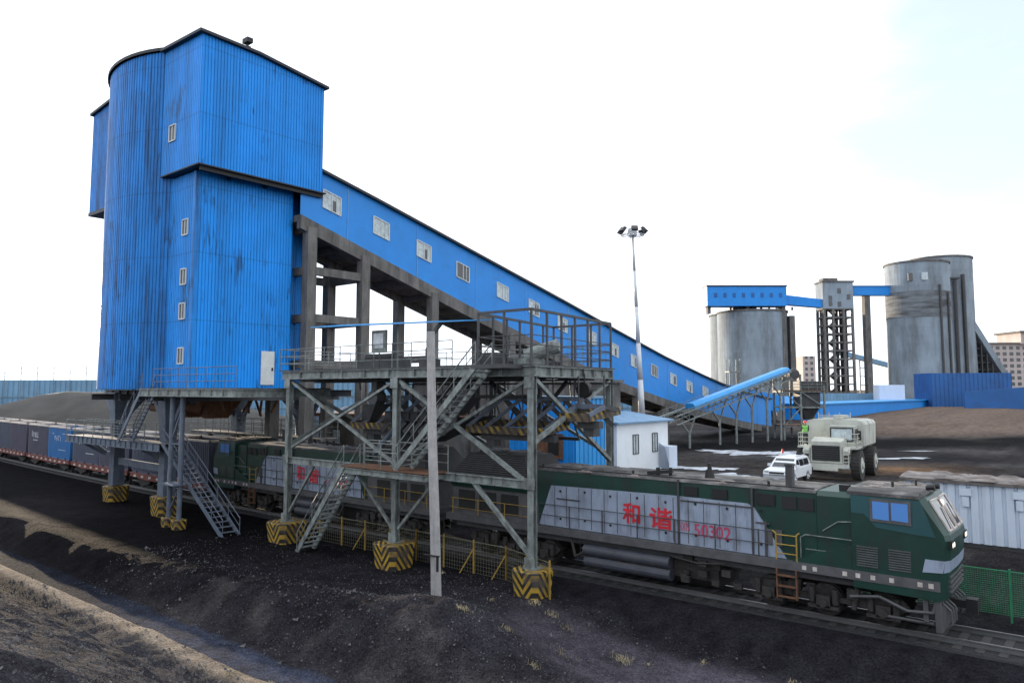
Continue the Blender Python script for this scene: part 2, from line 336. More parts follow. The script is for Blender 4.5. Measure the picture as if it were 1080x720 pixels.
def stairs(root, p0, p1, width, side, m='steel', rails=True):
    """flight from bottom p0 to top p1; width vector direction side"""
    p0, p1 = Vector(p0), Vector(p1); sv = Vector(side).normalized()*width
    st = MB(); st.beam(p0, p1, .06, .24); st.beam(p0+sv, p1+sv, .06, .24); part('stringer', st, m, root)
    tr = MB(); k = int(abs(p1.z-p0.z)/.23); d = (p1-p0); dh = Vector((d.x, d.y, 0)).normalized()*.12
    for i in range(1, k):
        c = p0+d*i/k; tr.add([c-dh, c+dh, c+dh+sv, c-dh+sv, c-dh-Vector((0,0,.035)), c+dh-Vector((0,0,.035)), c+dh+sv-Vector((0,0,.035)), c-dh+sv-Vector((0,0,.035))],
                             [(0,3,2,1),(4,5,6,7),(0,1,5,4),(1,2,6,5),(2,3,7,6),(3,0,4,7)])
    part('tread', tr, m, root)
    hr = MB()
    for o in (Vector((0,0,0)), sv):
        a, b = p0+o, p1+o; up = Vector((0,0,.95)); n = max(2, int((b-a).length/1.4))
        for i in range(n+1): q = lerp(a, b, i/n); hr.tube(q, q+up, .022, n=5)
        hr.tube(a+up, b+up, .028, n=6); hr.tube(a+up*.55, b+up*.55, .02, n=5)
    part('handrail', hr, m, root)
# ------------------------------------------------------------------ terrain
def ss(a, b, x):
    x = min(1, max(0, (x-a)/(b-a))); return x*x*(3-2*x)
def fbm(x, y, s, o=4): return noise.fractal(Vector((x*s, y*s, .3)), 1.0, 2.0, o)
def base_z(t, n):
    if n > 2.5:
        z = -.3+ss(3.0, 8.5, n)*1.35
        x, y = W(t, n).x, W(t, n).y
        z += ss(75, 200, math.hypot(x*.5, y))*2.4*ss(-40, 60, x)
        z += -ss(-20, -60, x)*.4
        return z
    yard = -.22-ss(-14, -9, t)*ss(-2.0, -4.6, n)*.95
    mound = .95*math.exp(-(((t+12.8)/3.9)**2+((n+9.6)/1.9)**2))+.35*math.exp(-(((t+19)/4)**2+((n+10)/1.2)**2))
    z = yard+mound
    lip = -10.8+.25*math.sin(t*.21)+.12*math.sin(t*.9)
    z += -1.0*ss(lip, lip-2.0, n)*(1-.4*ss(-9, -2, t))
    z += .62*ss(-14.45, -15.1, n)
    if n < -15.3: z += -.12*ss(-15.6, -16.6, n)+(-16.4-n if n < -16.4 else 0)*.575
    top = 6.0+.02*min(0, n+27)
    if z > top-.5: z = top-.5*math.exp(-(z-top+.5)/.5)
    return z
def gz(t, n):
    z = base_z(t, n); d = abs(n-nc(t))
    k = ss(1.2, 3.2, d) if t < 30 else 1
    far = ss(20, 80, n)
    z += k*(.05*fbm(t, n, .5)+.10*fbm(t+9, n, .16, 3)*(1+far*1.5))*(1 if n > 0 else .12+.88*ss(-34, -20, t))
    rough = ss(-8.5, -10.5, n)*(1-ss(-12.6, -13.2, n)*.9*(1-ss(-14.6, -15.2, n)))
    rough *= 1-.75*ss(-14.6, -15.0, n)*(1-ss(-16.2, -17.5, n))
    z += rough*(.15*fbm(t, n+30, 1.5, 6)+.07*fbm(t, n, 4.5, 4))*(.25+.75*ss(-34, -24, t))
    return z
def spaced(segs):
    r = []
    for a, b, st in segs:
        k = max(1, int(round((b-a)/st))); r += [a+(b-a)*i/k for i in range(k)]
    return r+[segs[-1][1]]
ts = spaced([(-2600, -700, 300), (-700, -200, 50), (-200, -75, 6), (-75, -38, 1.0), (-38, -2, .22), (-2, 14, .5), (14, 60, 3), (60, 250, 12), (250, 2600, 200)])
ns = spaced([(-400, -60, 40), (-60, -31, 4), (-31, -19, .4), (-19, -7, .16), (-7, 3, .35), (3, 30, 1.2), (30, 120, 5), (120, 400, 20), (400, 3200, 250)])
verts = []; cols = []
def ground_col(t, n):
    x, y = W(t, n).x, W(t, n).y
    c = Vector((.024, .023, .026))
    f1 = fbm(t+40, n, .09, 4)*.5+.5; f2 = fbm(t, n+77, .35, 5)*.5+.5
    def mixc(c, d, f): return c+(Vector(d)-c)*max(0, min(1, f))
    if n > 3:
        c = mixc(c, (.060, .055, .054), ss(.3, .75, f1)); c = mixc(c, (.10, .09, .088), ss(.55, .9, f2)*.6)
        trk = abs(math.sin(.16*(x*.45+y)+2.2*fbm(x, y, .01, 2)))
        c = mixc(c, (.12, .115, .115), ss(.90, 1, trk)*.5)
        c = mixc(c, (.21, .155, .125), ss(88, 104, y-.10*x)*ss(30, 52, x-.1*y)*(.55+.45*f2))
        c = mixc(c, (.014, .014, .015), (ss(76, 82, y-.10*x)-ss(88, 95, y-.10*x))*ss(12, 24, x))
        c = mixc(c, (.23, .14, .08), .8*math.exp(-(((x-32)/4.2)**2+((y-62)/3)**2)))
        c = mixc(c, (.02, .02, .021), ss(8, 3, n))
    else:
        c = mixc(c, (.062, .057, .064), ss(.35, .8, f1)*ss(-3.2, -6, n)*.9)
        c = mixc(c, (.075, .068, .072), ss(-10, -13, n)*.35)
        c = mixc(c, (.115, .104, .118), ss(-14, -9, t)*ss(-3.9, -4.9, n)*(1-ss(-7.5, -9, n))*(.5+.5*f2))
        c = mixc(c, (.11, .10, .092), ss(-8.5, -10, n)*ss(.45, .85, f2)*.8*ss(-32, -22, t))
        d = ss(-12.75, -12.95, n)*(1-ss(-14.45, -14.65, n)); c = mixc(c, (.058, .066, .092), d*.95)
        c = mixc(c, (.32, .26, .19), ss(-14.75, -14.95, n)*(1-ss(-15.4, -16.0, n))*(.6+.4*f2))  # sunlit strip along the slope foot, painted as pale ground
        c = mixc(c, (.055, .053, .056), ss(-15.4, -16.2, n)*(.4+.6*ss(.35, .7, f2)))
    if n >= 3: return c*.72
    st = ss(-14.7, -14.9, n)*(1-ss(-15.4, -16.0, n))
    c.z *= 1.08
    return c*(.62*(.33+.67*ss(-34, -20, t))*(1-st)+.62*st)  # left flats darkened to stand for shade, the sun strip kept bright
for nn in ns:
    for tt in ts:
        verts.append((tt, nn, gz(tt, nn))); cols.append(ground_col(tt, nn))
nt_ = len(ts); faces = [(j*nt_+i, j*nt_+i+1, (j+1)*nt_+i+1, (j+1)*nt_+i) for j in range(len(ns)-1) for i in range(nt_-1)]
g = MB(); g.v = [Vector(v) for v in verts]; g.f = faces
gm = mat('coal dust ground', (1, 1, 1), .95, 0, .45, 1.3, 0, bump=.9, bs=7)
def ground_nodes(m):
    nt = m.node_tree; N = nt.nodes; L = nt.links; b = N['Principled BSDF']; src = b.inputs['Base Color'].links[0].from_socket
    a = N.new('ShaderNodeAttribute'); a.attribute_name = 'dirt'  # ground tones, with the painted sun strip and shaded left flats
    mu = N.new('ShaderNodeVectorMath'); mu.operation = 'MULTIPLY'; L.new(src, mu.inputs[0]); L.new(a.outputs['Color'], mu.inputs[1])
    tc = N.new('ShaderNodeTexCoord'); n = N.new('ShaderNodeTexNoise'); n.inputs['Scale'].default_value = 13; n.inputs['Detail'].default_value = 8; n.inputs['Roughness'].default_value = .9
    L.new(tc.outputs['Object'], n.inputs['Vector'])
    r = N.new('ShaderNodeMapRange')
    for i, v in enumerate((.38, .64, .25, 2.3)): r.inputs[i+1].default_value = v
    L.new(n.outputs['Fac'], r.inputs[0])
    s = N.new('ShaderNodeVectorMath'); s.operation = 'SCALE'; L.new(mu.outputs[0], s.inputs[0]); L.new(r.outputs[0], s.inputs['Scale']); L.new(s.outputs[0], b.inputs['Base Color'])
    b.inputs['Specular IOR Level'].default_value = .02
    # coarse lumps and fine grit
    bp = [x for x in N if x.type == 'BUMP'][0]; bp.inputs['Distance'].default_value = .14
    n4 = N.new('ShaderNodeTexNoise'); n4.inputs['Scale'].default_value = 30; n4.inputs['Detail'].default_value = 5; L.new(tc.outputs['Object'], n4.inputs['Vector'])
    b2 = N.new('ShaderNodeBump'); b2.inputs['Strength'].default_value = 1.0; b2.inputs['Distance'].default_value = .035
    L.new(n4.outputs['Fac'], b2.inputs['Height']); L.new(bp.outputs[0], b2.inputs['Normal']); L.new(b2.outputs[0], b.inputs['Normal'])
ground_nodes(gm)
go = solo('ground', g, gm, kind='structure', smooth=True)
ca = go.data.color_attributes.new('dirt', 'FLOAT_COLOR', 'POINT')  # holds soil colours plus painted sun and shade
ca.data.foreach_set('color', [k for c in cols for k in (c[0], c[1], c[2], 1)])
# loose lumps on the banks and slope: nobody could count them
gr = MB()
for i in range(24000):
    t = random.uniform(-34, 0) if i % 3 else random.uniform(-20, -5); n = random.choice([random.uniform(-13.2, -8.6), random.uniform(-22, -15), random.uniform(-12, -3.5), random.uniform(-24, -15.5), random.uniform(-25, -17), random.uniform(-24, -15.6)])
    s = random.uniform(.012, .038)*(1.9 if random.random() < .10 else 1)*(2.2 if (n < -9 and random.random() < .05) else 1); z = gz(t, n)
    vs = [(t+random.uniform(-s, s), n+random.uniform(-s, s), z-s*.4), (t+s, n-s*.6, z), (t-s*.8, n+s*.7, z), (t-s*.3, n-s, z+s*.1), (t+random.uniform(-s, s)*.6, n+random.uniform(-s, s)*.6, z+s*random.uniform(.5, 1))]
    gr.add(vs, [(1, 2, 4), (2, 3, 4), (3, 1, 4)])
solo('gravel', gr, mat('loose coal lumps', (.06, .058, .062), .9, 0, .7, .9, .85, (.24, .23, .22), (3, 3, 3), dlo=.50), label='loose coal lumps and grit over the banks', cat='gravel', kind='stuff')
# dry grass in wisps
ws = MB()
def tuft(t, n, k, ln):
    for i in range(k):
        a = random.uniform(0, 6.28); r = random.uniform(0, ln*.9); x = t+math.cos(a)*r; y = n+math.sin(a)*r; z = gz(x, y)+.01
        b = random.uniform(0, 6.28); l = ln*random.uniform(.4, 1); tilt = random.uniform(.1, .98); b = b*.5+noise.noise(Vector((t, n, 5)))*6
        q = Vector((x+math.cos(b)*l*tilt, y+math.sin(b)*l*tilt, z+l*(1-tilt)*.8)); p = Vector((x, y, z)); m = lerp(p, q, .5)+Vector((0, 0, l*.12)); s = Vector((math.sin(b), -math.cos(b), 0))*.006
        ws.add([p-s, p+s, m+s, m-s], [(0, 1, 2, 3)]); ws.add([m-s, m+s, q], [(0, 1, 2)])
for t, n, k, l in [(-3.0, -8.6, 260, .36), (-2.3, -8.9, 90, .25), (-5.4, -8.7, 50, .25), (-9.2, -5.6, 60, .45), (-8.4, -5.4, 14, .15), (-13.2, -5.2, 60, .3), (-6.3, -6.6, 18, .3), (-4.6, -5.6, 12, .2), (-10.4, -7.4, 25, .5), (-12.3, -5.4, 50, .28), (-11.5, -5.6, 40, .3), (-14.5, -6.2, 30, .25),
                   (-11.5, -8.8, 50, .25), (-12.6, -9.6, 60, .3), (-10, -9.4, 40, .25), (-7, -4.3, 30, .2), (-4.2, -4.2, 25, .2), (-14.8, -15.2, 40, .2), (-16.5, -15.4, 40, .25), (-19, -4.2, 30, .2)]: tuft(t, n, k, l)
solo('dry_grass', ws, 'straw', label='dry straw wisps on the coal bank', cat='grass', kind='stuff')
# snow remnants on the yard
sn = MB()
def snow(x, y, a, b, k=44, rot=0):
    t0, n0 = TN(x, y); rim = []
    for i in range(k):
        th = 2*math.pi*i/k; r = 1+.9*noise.noise(Vector((math.cos(th)*2.6+x, math.sin(th)*2.6, y)))+.16*math.sin(5*th+x)
        px, py = x+math.cos(th+rot)*a*r, y+math.sin(th+rot)*b*r; t, n = TN(px, py); rim.append((t, n, gz(t, n)+.03))
    sn.add([(t0, n0, gz(t0, n0)+.10)]+rim, [(0, i+1, (i+1) % k+1) for i in range(k)])
for x, y, a, b in [(12.8, 64, 2.0, 1.5), (15.2, 63, 2.4, 1.3), (17.3, 62.5, 1.6, 1.0), (25.0, 78, 4.6, 1.9), (22.5, 81, 2.6, 1.3), (27, 74.5, 1.7, .8), (36.5, 71.5, 2.6, .7), (38.5, 72.5, 1.5, .5), (24.8, 67.5, 1.3, .4), (12.5, 58, 2.2, 1.4), (15.5, 57, 2.3, 1.2), (17.5, 55.6, 1.8, .9), (11.2, 56, 1.4, .8), (43, 80, 2, .4)]: snow(x, y, a, b)
solo('snow_patches', sn, 'snow', label='thin dirty snow remnants on the dark yard', cat='snow', kind='stuff')
# ------------------------------------------------------------------ railway track (structure)
tr = [-133+i*1.5 for i in range(99)]
def strip(offs, zs, a=-133, b=15):
    m = MB(); pts = [t for t in tr if a <= t <= b]
    m.rings([[(t, nc(t)+o, z) for o, z in zip(offs, zs)] for t in pts], close=True); return m
trk = solo('railway_track', strip((-1.45, 1.45, 2.1, -2.1), (-.18, -.18, -.5, -.5)), 'ballast', kind='structure')
for s in (-.7525, .7525):
    part('rail', strip((s-.036, s+.036, s+.036, s-.036), (0, 0, -.04, -.04)), 'railsteel', trk)
    part('rail_web', strip((s-.012, s+.012, s+.06, s-.06), (-.041, -.041, -.17, -.17)), 'steel_dark', trk)
sl = MB()
for i in range(246):
    t = -133+i*.6; c = nc(t); sl.box(t-.12, t+.12, c-1.25, c+1.25, -.3, -.160)
o = part('sleepers', sl, 'sleeper', trk); o['kind'] = 'structure'
# ------------------------------------------------------------------ blue loading tower
tw = thing('loading_tower', 'tall bright blue ribbed loading tower straddling the track', 'tower', (-46.4, -.1, 7.6))
CTR, CR = Vector((-46.4, -.1)), 7.05
def arc(a0, a1, n, r=CR): return [(CTR.x+r*math.cos(R(a0+(a1-a0)*i/n)), CTR.y+r*math.sin(R(a0+(a1-a0)*i/n))) for i in range(n+1)]
ZB = 7.62
def ctop(p): return 28.75-.02*(p[0]+45)+.012*(p[1])
a = arc(-43, -362, 60)[::-1]
pts = arc(-402, -43, 64)
m = MB(); m.ribs(pts, ZB, [29.2-.055*(max(0, -41-p[0])) for p in pts], .21, .04, 1); part('silo_wall', m, 'blue_old', tw)
rp = [(p[0], p[1], 29.24-.055*max(0, -41-p[0])) for p in arc(-402, -43, 64, CR+.16)]
m = MB(); m.rings([[(x, y, z) for x, y, z in rp], [(x, y, z+.2) for x, y, z in rp], [(CTR.x, CTR.y, 30.0)]*len(rp)], close=True, cap=False); part('silo_roof', m, 'roof_dark', tw)
m = MB(); m.prism(arc(0, 345, 23, CR-.12), ZB-.02, ZB+.25); part('floor_slab', m, 'steel_dark', tw)
# upper box over the stair side
BX = dict(t0=-43, t1=-37.65, n0=-6.0, n1=3.0)
m = MB(); m.ribs([(-42.3, -5.6), (-42.3, -6), (-37.65, -6), (-37.65, -2.3), (-37.65, 2.75), (-43, 2.75)], 20.95, [29.0, 29.0, 28.85, 28.75, 28.15, 28.3], .21, .04, 1)
ub = part('upper_house', m, 'blue', tw)
m = MB(); m.rings([[(-42.5, -6.28, 29.04), (-37.4, -6.28, 28.86), (-37.4, -2.3, 28.78), (-37.4, 3.0, 28.16), (-43.4, 3.3, 28.5)], [(-42.5, -6.28, 29.21), (-37.4, -6.28, 29.03), (-37.4, -2.3, 28.95), (-37.4, 3.0, 28.33), (-43.4, 3.3, 28.7)]]); part('upper_house_roof', m, 'roof_dark', tw)
m = MB(); m.prism([(-42.35, -6.05), (-37.6, -6.05), (-37.6, 3.05), (-42.2, 3.05)], 20.86, 20.94); m.box(-37.95, -37.8, -5.8, 2.9, 20.6, 20.86)
for n in (-3.5, -1, 1.5): m.beam((-41, n, 20.72), (-37.96, n, 20.72), .2, .24)
part('upper_house_floor', m, 'black', tw)
m = MB(); m.box(-37.9, -37.55, -3.2, -2.9, 28.8, 29.1); m.tube((-37.7, -3.05, 29.1), (-37.7, -3.05, 29.35), .05); m.box(-38.0, -37.4, -3.25, -2.85, 29.3, 29.6); part('floodlight', m, 'black', tw)
# stair shaft with flat face
m = MB(); m.ribs([(-42.2, -5.5), (-39.0, -5.5), (-38.7, -5.2), (-38.7, 1.2), (-41, 1.2)], ZB, [20.8]*5, .21, .04, 1); part('stair_shaft', m, 'blue', tw)
m = MB(); m.box(-39.06, -38.72, -5.56, -5.22, ZB, 20.8); part('corner_trim', m, 'blue_old', tw)
# rear house on the left
m = MB(); m.ribs([(-56.2, 3.0), (-56.2, -4.9), (-50.5, -4.9)], 20.9, [28.3, 28.45, 29.0], .21, .04, 1); part('rear_house', m, 'blue_old', tw)
m = MB(); m.rings([[(-56.4, 3.2, 28.32), (-56.4, -5.1, 28.47), (-50.6, -5.1, 29.0), (-50.6, 3.2, 28.9)], [(-56.4, 3.2, 28.5), (-56.4, -5.1, 28.65), (-50.6, -5.1, 29.18), (-50.6, 3.2, 29.1)]]); part('rear_house_roof', m, 'roof_dark', tw)
m = MB(); m.box(-56.25, -51, -4.95, 3, 20.65, 20.9); part('rear_house_floor', m, 'steel_dark', tw)
def window(root, p, q, z0, z1, out, mf='frame_w', mg='glass_dark', bars=1, name='window'):
    """p,q plan points of the opening; out = plan outward vector"""
    p, q, o = Vector((*p, 0)), Vector((*q, 0)), Vector((*out, 0)).normalized(); f = MB()
    P = lambda u, z, d=.03: p+(q-p)*u+o*d+Vector((0, 0, z))
    for u in (0, 1): f.beam(P(u, z0), P(u, z1), .07, .07)
    for z in (z0, z1): f.beam(P(0, z), P(1, z), .07, .07)
    for i in range(bars): f.beam(P((i+1)/(bars+1), z0), P((i+1)/(bars+1), z1), .045, .05)
    w = part('window', f, mf, root)
    g = MB(); g.add([P(0, z0, .012), P(1, z0, .012), P(1, z1, .012), P(0, z1, .012), P(0, z0, -.02), P(1, z0, -.02), P(1, z1, -.02), P(0, z1, -.02)], [(0,1,2,3),(7,6,5,4),(0,4,5,1),(1,5,6,2),(2,6,7,3),(3,7,4,0)])
    part('pane', g, mg, w); return w
for z in (17.0, 13.95, 11.85, 9.15): window(tw, (-40.3, -5.5), (-39.6, -5.5), z, z+.95, (0, -1), bars=1)
window(tw, (-41.4, -6.0), (-40.6, -6.0), 22.95, 23.95, (0, -1), bars=1)
def cw(ang, z):
    p0, p1 = [(CTR.x+(CR+.02)*math.cos(R(x)), CTR.y+(CR+.02)*math.sin(R(x))) for x in (ang-2.4, ang+2.4)]
    window(tw, p0, p1, z, z+.8, (math.cos(R(ang)), math.sin(R(ang))))
cw(-141, 23.3)
m = MB(); m.box(-38.68, -38.63, -.9, .05, 7.9, 10.05); dr = part('door', m, 'frame_w', tw); m = MB(); m.box(-38.63, -38.58, -.15, -.05, 8.8, 9.0); part('handle', m, 'black', dr)
# ladder and stand-off pipe on the left flank
m = MB()
for ang in (-133, -135.5):
    x, y = CTR.x+(CR+.25)*math.cos(R(ang)), CTR.y+(CR+.25)*math.sin(R(ang)); m.tube((x, y, ZB), (x, y, 20.0), .03)
for i in range(40):
    z = ZB+.3+i*.31; p = [(CTR.x+(CR+.25)*math.cos(R(a)), CTR.y+(CR+.25)*math.sin(R(a)), z) for a in (-133, -135.5)]; m.tube(p[0], p[1], .018, n=5)
for z in (9, 11.5, 14, 16.5, 19):
    a = -134.3; m.beam((CTR.x+CR*math.cos(R(a)), CTR.y+CR*math.sin(R(a)), z), (CTR.x+(CR+.5)*math.cos(R(a)), CTR.y+(CR+.5)*math.sin(R(a)), z), .5, .05)
part('ladder', m, 'blue_old', tw)
m = MB()
for z in (20.2, 18.7, 17.2): m.rings([[(x, y, z) for x, y in arc(-150, -120, 6, CR+.05)], [(x, y, z+.07) for x, y in arc(-150, -120, 6, CR+.05)]], close=False, cap=False)
part('hoop', m, 'roof_dark', tw)
# legs under the tower
for (t, n) in ((-51.7, -4.0), (-43.0, -4.6), (-51.2, 5.0), (-42.4, 5.0)):
    m = MB(); m.frust(t, n, .9, 4.3, .40, .40, .34, .34); m.frust(t, n, 4.3, 7.4, .36, .36, .55, .55)
    for dx in (-1, 1): m.beam((t+dx*.3, n, 4.9), (t+dx*2.3, n, 7.5), .22, .3)
    m.beam((t, n, 5.2), (t, n+(2.2 if n < 0 else -2.2), 7.5), .22, .3)
    part('leg', m, 'steel_blue', tw)
m = MB()
m.ibeam((-53.5, -4.2, 7.35), (-37, -4.4, 7.35), .3, .45, 1.2); m.ibeam((-53.5, 5, 7.35), (-37, 5, 7.35), .3, .45)
for t in (-51.4, -47, -42.7, -39): m.ibeam((t, -6, 7.1), (t, 5.5, 7.1), .3, .4)
part('floor_beam', m, 'steel_dark', tw)
m = MB()
for t in (-48.5, -45.5): m.add([(t-1.6, -1.8, 7.5), (t+1.1, -1.8, 7.5), (t+1.1, 1.8, 7.5), (t-1.6, 1.8, 7.5), (t-.6, -.7, 5.6), (t+.3, -.7, 5.6), (t+.3, .7, 5.6), (t-.6, .7, 5.6)], [(0, 1, 5, 4), (1, 2, 6, 5), (2, 3, 7, 6), (3, 0, 4, 7), (4, 5, 6, 7)])
part('hopper', m, 'rust', tw)
m = MB()
for i in range(14):
    t = -50+random.random()*11; n = random.uniform(-3, 4); m.beam((t, n, 7.2), (t+random.uniform(-1, 1), n+random.uniform(-1, 1), random.uniform(5.6, 6.6)), .14, .14)
for t in (-47.5, -44): m.tube((t, -3.6, 6.4), (t+2.6, -3.6, 6.4), .28, n=12)
part('drive_unit', m, 'rust', tw)
# intermediate service deck on the front of the tower
dk = thing('service_deck', 'narrow sooty service deck running past the front legs of the blue tower', 'walkway', (-48, -4.8, 4.3))
m = MB(); m.box(-55.5, -41.3, -6.0, -4.7, 4.24, 4.32); part('deck_plate', m, 'steel_dark', dk)
m = MB(); m.ibeam((-55.5, -6.0, 4.12), (-41.2, -6.0, 4.12), .18, .5, .75); m.ibeam((-55.5, -4.7, 4.12), (-41.2, -4.7, 4.12), .18, .4); part('edge_beam', m, 'steel_blue', dk)
m = MB(); railing(m, [(-55.5, -6, 4.35), (-43.2, -6, 4.35)]); railing(m, [(-55.5, -4.7, 4.35), (-41.3, -4.7, 4.35)]); part('railing', m, 'steel', dk)
m = MB()
for t in (-52.6, -43.8): m.beam((t, -4.4, 3.0), (t-.2, -6, 4.0), .14, .2); m.beam((t, -4.4, 3.2), (t-1.4, -5, 4.0), .14, .18)
m.beam((-51, -4.1, 2.6), (-43.5, -4.5, 2.6), .2, .45); part('bracket', m, 'steel_blue', dk)
dk2 = thing('service_deck', 'rear service deck with railings on the far side under the blue tower', 'walkway', (-48, 4.2, 4.3))
m = MB(); m.box(-55.5, -38, 3.3, 4.7, 4.1, 4.3); part('deck_plate', m, 'dusty_roof', dk2)
m = MB(); railing(m, [(-55.5, 3.3, 4.3), (-38, 3.3, 4.3)], sp=1.2); railing(m, [(-55.5, 4.7, 4.3), (-38, 4.7, 4.3)], sp=1.3); part('railing', m, 'steel', dk2)
m = MB()
for t in (-54, -47, -40): m.beam((t, 4.2, .2), (t, 4.2, 4.1), .3, .3)
part('post', m, 'steel_dark', dk2)
# upper walkway round the stair shaft at floor level
uw = thing('upper_walkway', 'grey steel walkway with railing along the foot of the blue cladding', 'walkway', (-36, -6, 7.6))
m = MB(); m.box(-41.8, -31.0, -7.0, -5.6, 7.62, 7.69); m.box(-38.6, -31.0, -5.6, -1.2, 7.625, 7.685); part('deck_plate', m, 'steel_dark', uw)
m = MB(); m.ibeam((-41.8, -7.0, 7.42), (-31.0, -7.0, 7.42), .2, .42, 1.1); m.ibeam((-31.0, -7.0, 7.42), (-31.0, -1.2, 7.42), .2, .42); m.ibeam((-41.8, -5.6, 7.42), (-31.0, -5.6, 7.42), .2, .4); part('edge_beam', m, 'steel', uw)
m = MB(); railing(m, [(-40.2, -7.0, 7.7), (-31.1, -7.0, 7.7)], sp=1.0); part('railing', m, 'steel_blue', uw)
for t in (-38.9, -37.7):
    m = MB(); m.tube((t, -6.4, .2), (t, -6.4, 7.3), .14, n=10); part('post', m, 'steel_blue', uw)
m = MB(); m.beam((-38.9, -6.4, .6), (-37.7, -6.4, 2.2), .08, .08); m.beam((-38.9, -6.4, 4.6), (-37.7, -6.4, 6.6), .08, .08); m.beam((-38.9, -6.4, 2.3), (-37.7, -6.4, 2.3), .08, .08); m.beam((-38.9, -6.4, 4.5), (-37.7, -6.4, 4.5), .08, .08)
m.box(-39.3, -37.5, -6.9, -5.9, 2.2, 2.26); part('brace', m, 'steel_blue', uw)
s1 = thing('upper_stair', 'steel stair from the tower service deck up to the walkway under the blue wall', 'stairs', (-44.5, -6.9, 4.3)); stairs(s1, (-44.6, -6.1, 4.35), (-41.6, -6.1, 7.62), .9, (0, -1, 0), 'steel_blue')
s2 = thing('ground_stair', 'long steel stair reaching the ground left of the green rear locomotive', 'stairs', (-34.2, -5.6, -.2)); stairs(s2, (-33.7, -5.0, -.3), (-40.9, -5.0, 4.4), 1.0, (0, -1, 0), 'steel_blue')
# ------------------------------------------------------------------ inclined conveyor gallery
GT = [(-.6, 23.2), (3.4, 22.32), (8.06, 21.3), (12.9, 20.19), (18.4, 18.92), (24.75, 17.46), (32.1, 15.77), (40.8, 13.68), (51.2, 11.28), (61.0, 9.32), (66.7, 8.27), (74.4, 7.11), (84, 6.1)]
GB = [(-.6, 19.75), (.8, 19.38), (8.14, 17.28), (13, 15.88), (18.4, 14.35), (26.1, 12.25), (32.1, 10.6), (40, 8.65), (51, 6.55), (61, 4.95), (67, 4.1), (74.4, 3.1), (84, 2.1)]
def ip(tab, x):
    if x <= tab[0][0]: return tab[0][1]
    for (a, b), (c, d) in zip(tab, tab[1:]):
        if x <= c: return b+(d-b)*(x-a)/(c-a)
    return tab[-1][1]
ga = thing('conveyor_gallery', 'long sloping blue conveyor gallery descending from the tower to the right', 'conveyor gallery', (-40, 40, 0))
GTt = lambda n: 22.55 if False else ip(GT, n)
nn = [1.3+i*1.0 for i in range(84)]
m = MB()
for t, s in ((-38, 1), (-42.2, -1)):
    vs = []
    for n in nn: vs += [(t, n, ip(GB, n)), (t, n, min(ip(GT, n), 99))]
    m.add(vs, [(2*i, 2*i+2, 2*i+3, 2*i+1) for i in range(len(nn)-1)])
part('side_wall', m, 'blue_gal', ga)
# sheet joints
m = MB()
for n in [5.2+i*6.7 for i in range(12)]: m.beam((-37.985, n, ip(GB, n)+.03), (-37.985, n, ip(GT, n)-.05), .05, .03)
part('sheet_joint', m, 'blue_light', ga)
m = MB(); m.rings([[(-37.7, n, ip(GT, n)-.02), (-37.7, n, ip(GT, n)+.16), (-40.1, n, ip(GT, n)+.5), (-42.5, n, ip(GT, n)+.16), (-42.5, n, ip(GT, n)-.02)] for n in nn]); part('roof', m, 'roof_dark', ga)
m = MB(); m.rings([[(-37.92, n, ip(GB, n)-.02), (-37.92, n, ip(GB, n)-.95), (-38.35, n, ip(GB, n)-.95), (-38.35, n, ip(GB, n)-.45), (-41.85, n, ip(GB, n)-.45), (-41.85, n, ip(GB, n)-.95), (-42.28, n, ip(GB, n)-.95), (-42.28, n, ip(GB, n)-.02)] for n in nn[:80]]); part('deck_beam', m, 'conc', ga)
m = MB()
for n in range(2, 76, 3): m.beam((-38.4, n, ip(GB, n)-.68), (-41.8, n, ip(GB, n)-.68), .3, .46)
part('cross_beam', m, 'conc_soffit', ga)
for i, (n, z) in enumerate([(3.83, 20.48), (8.28, 19.42), (12.61, 18.34), (17.03, 17.23), (22.1, 16.08), (26.55, 15.03), (31.0, 13.84), (36.07, 12.82), (40.38, 11.74), (44.46, 10.65), (48.88, 9.69), (53.43, 8.76), (57.59, 7.91), (61.99, 7.25)]):
    sl_ = -.24; f = MB(); a, b = n-.75, n+.75; h = .62
    q = [(a, z+.18-h), (b, z-.18-h), (b, z-.18+h), (a, z+.18+h)]
    for k in range(4): f.beam((-37.97, *q[k]), (-37.97, *q[(k+1) % 4]), .08, .07)
    f.beam((-37.96, n, z-h), (-37.96, n, z+h), .06, .06); f.beam((-37.955, n+.37, z-h-.09), (-37.955, n+.37, z+h-.09), .04, .04)
    wd = part('window', f, 'frame_w', ga)
    if i % 3 != 1: p = MB(); z_ = -.24*(.1+.15*(i % 2)); p.prism([(n+.05, z-h*.9), (n+.36+.3*(i % 2), z-h*.95-.05), (n+.36+.3*(i % 2), z+h*(.2+.3*(i % 2))), (n+.05, z+h*(.3+.3*(i % 2)))], -37.984, -37.975, 'x'); part('open_pane', p, 'glass_dark', wd)
    p = MB(); p.prism(q, -38.03, -37.985, 'x'); part('pane', p, 'glass_pale' if i not in (3, 10) else 'glass_dark', wd)
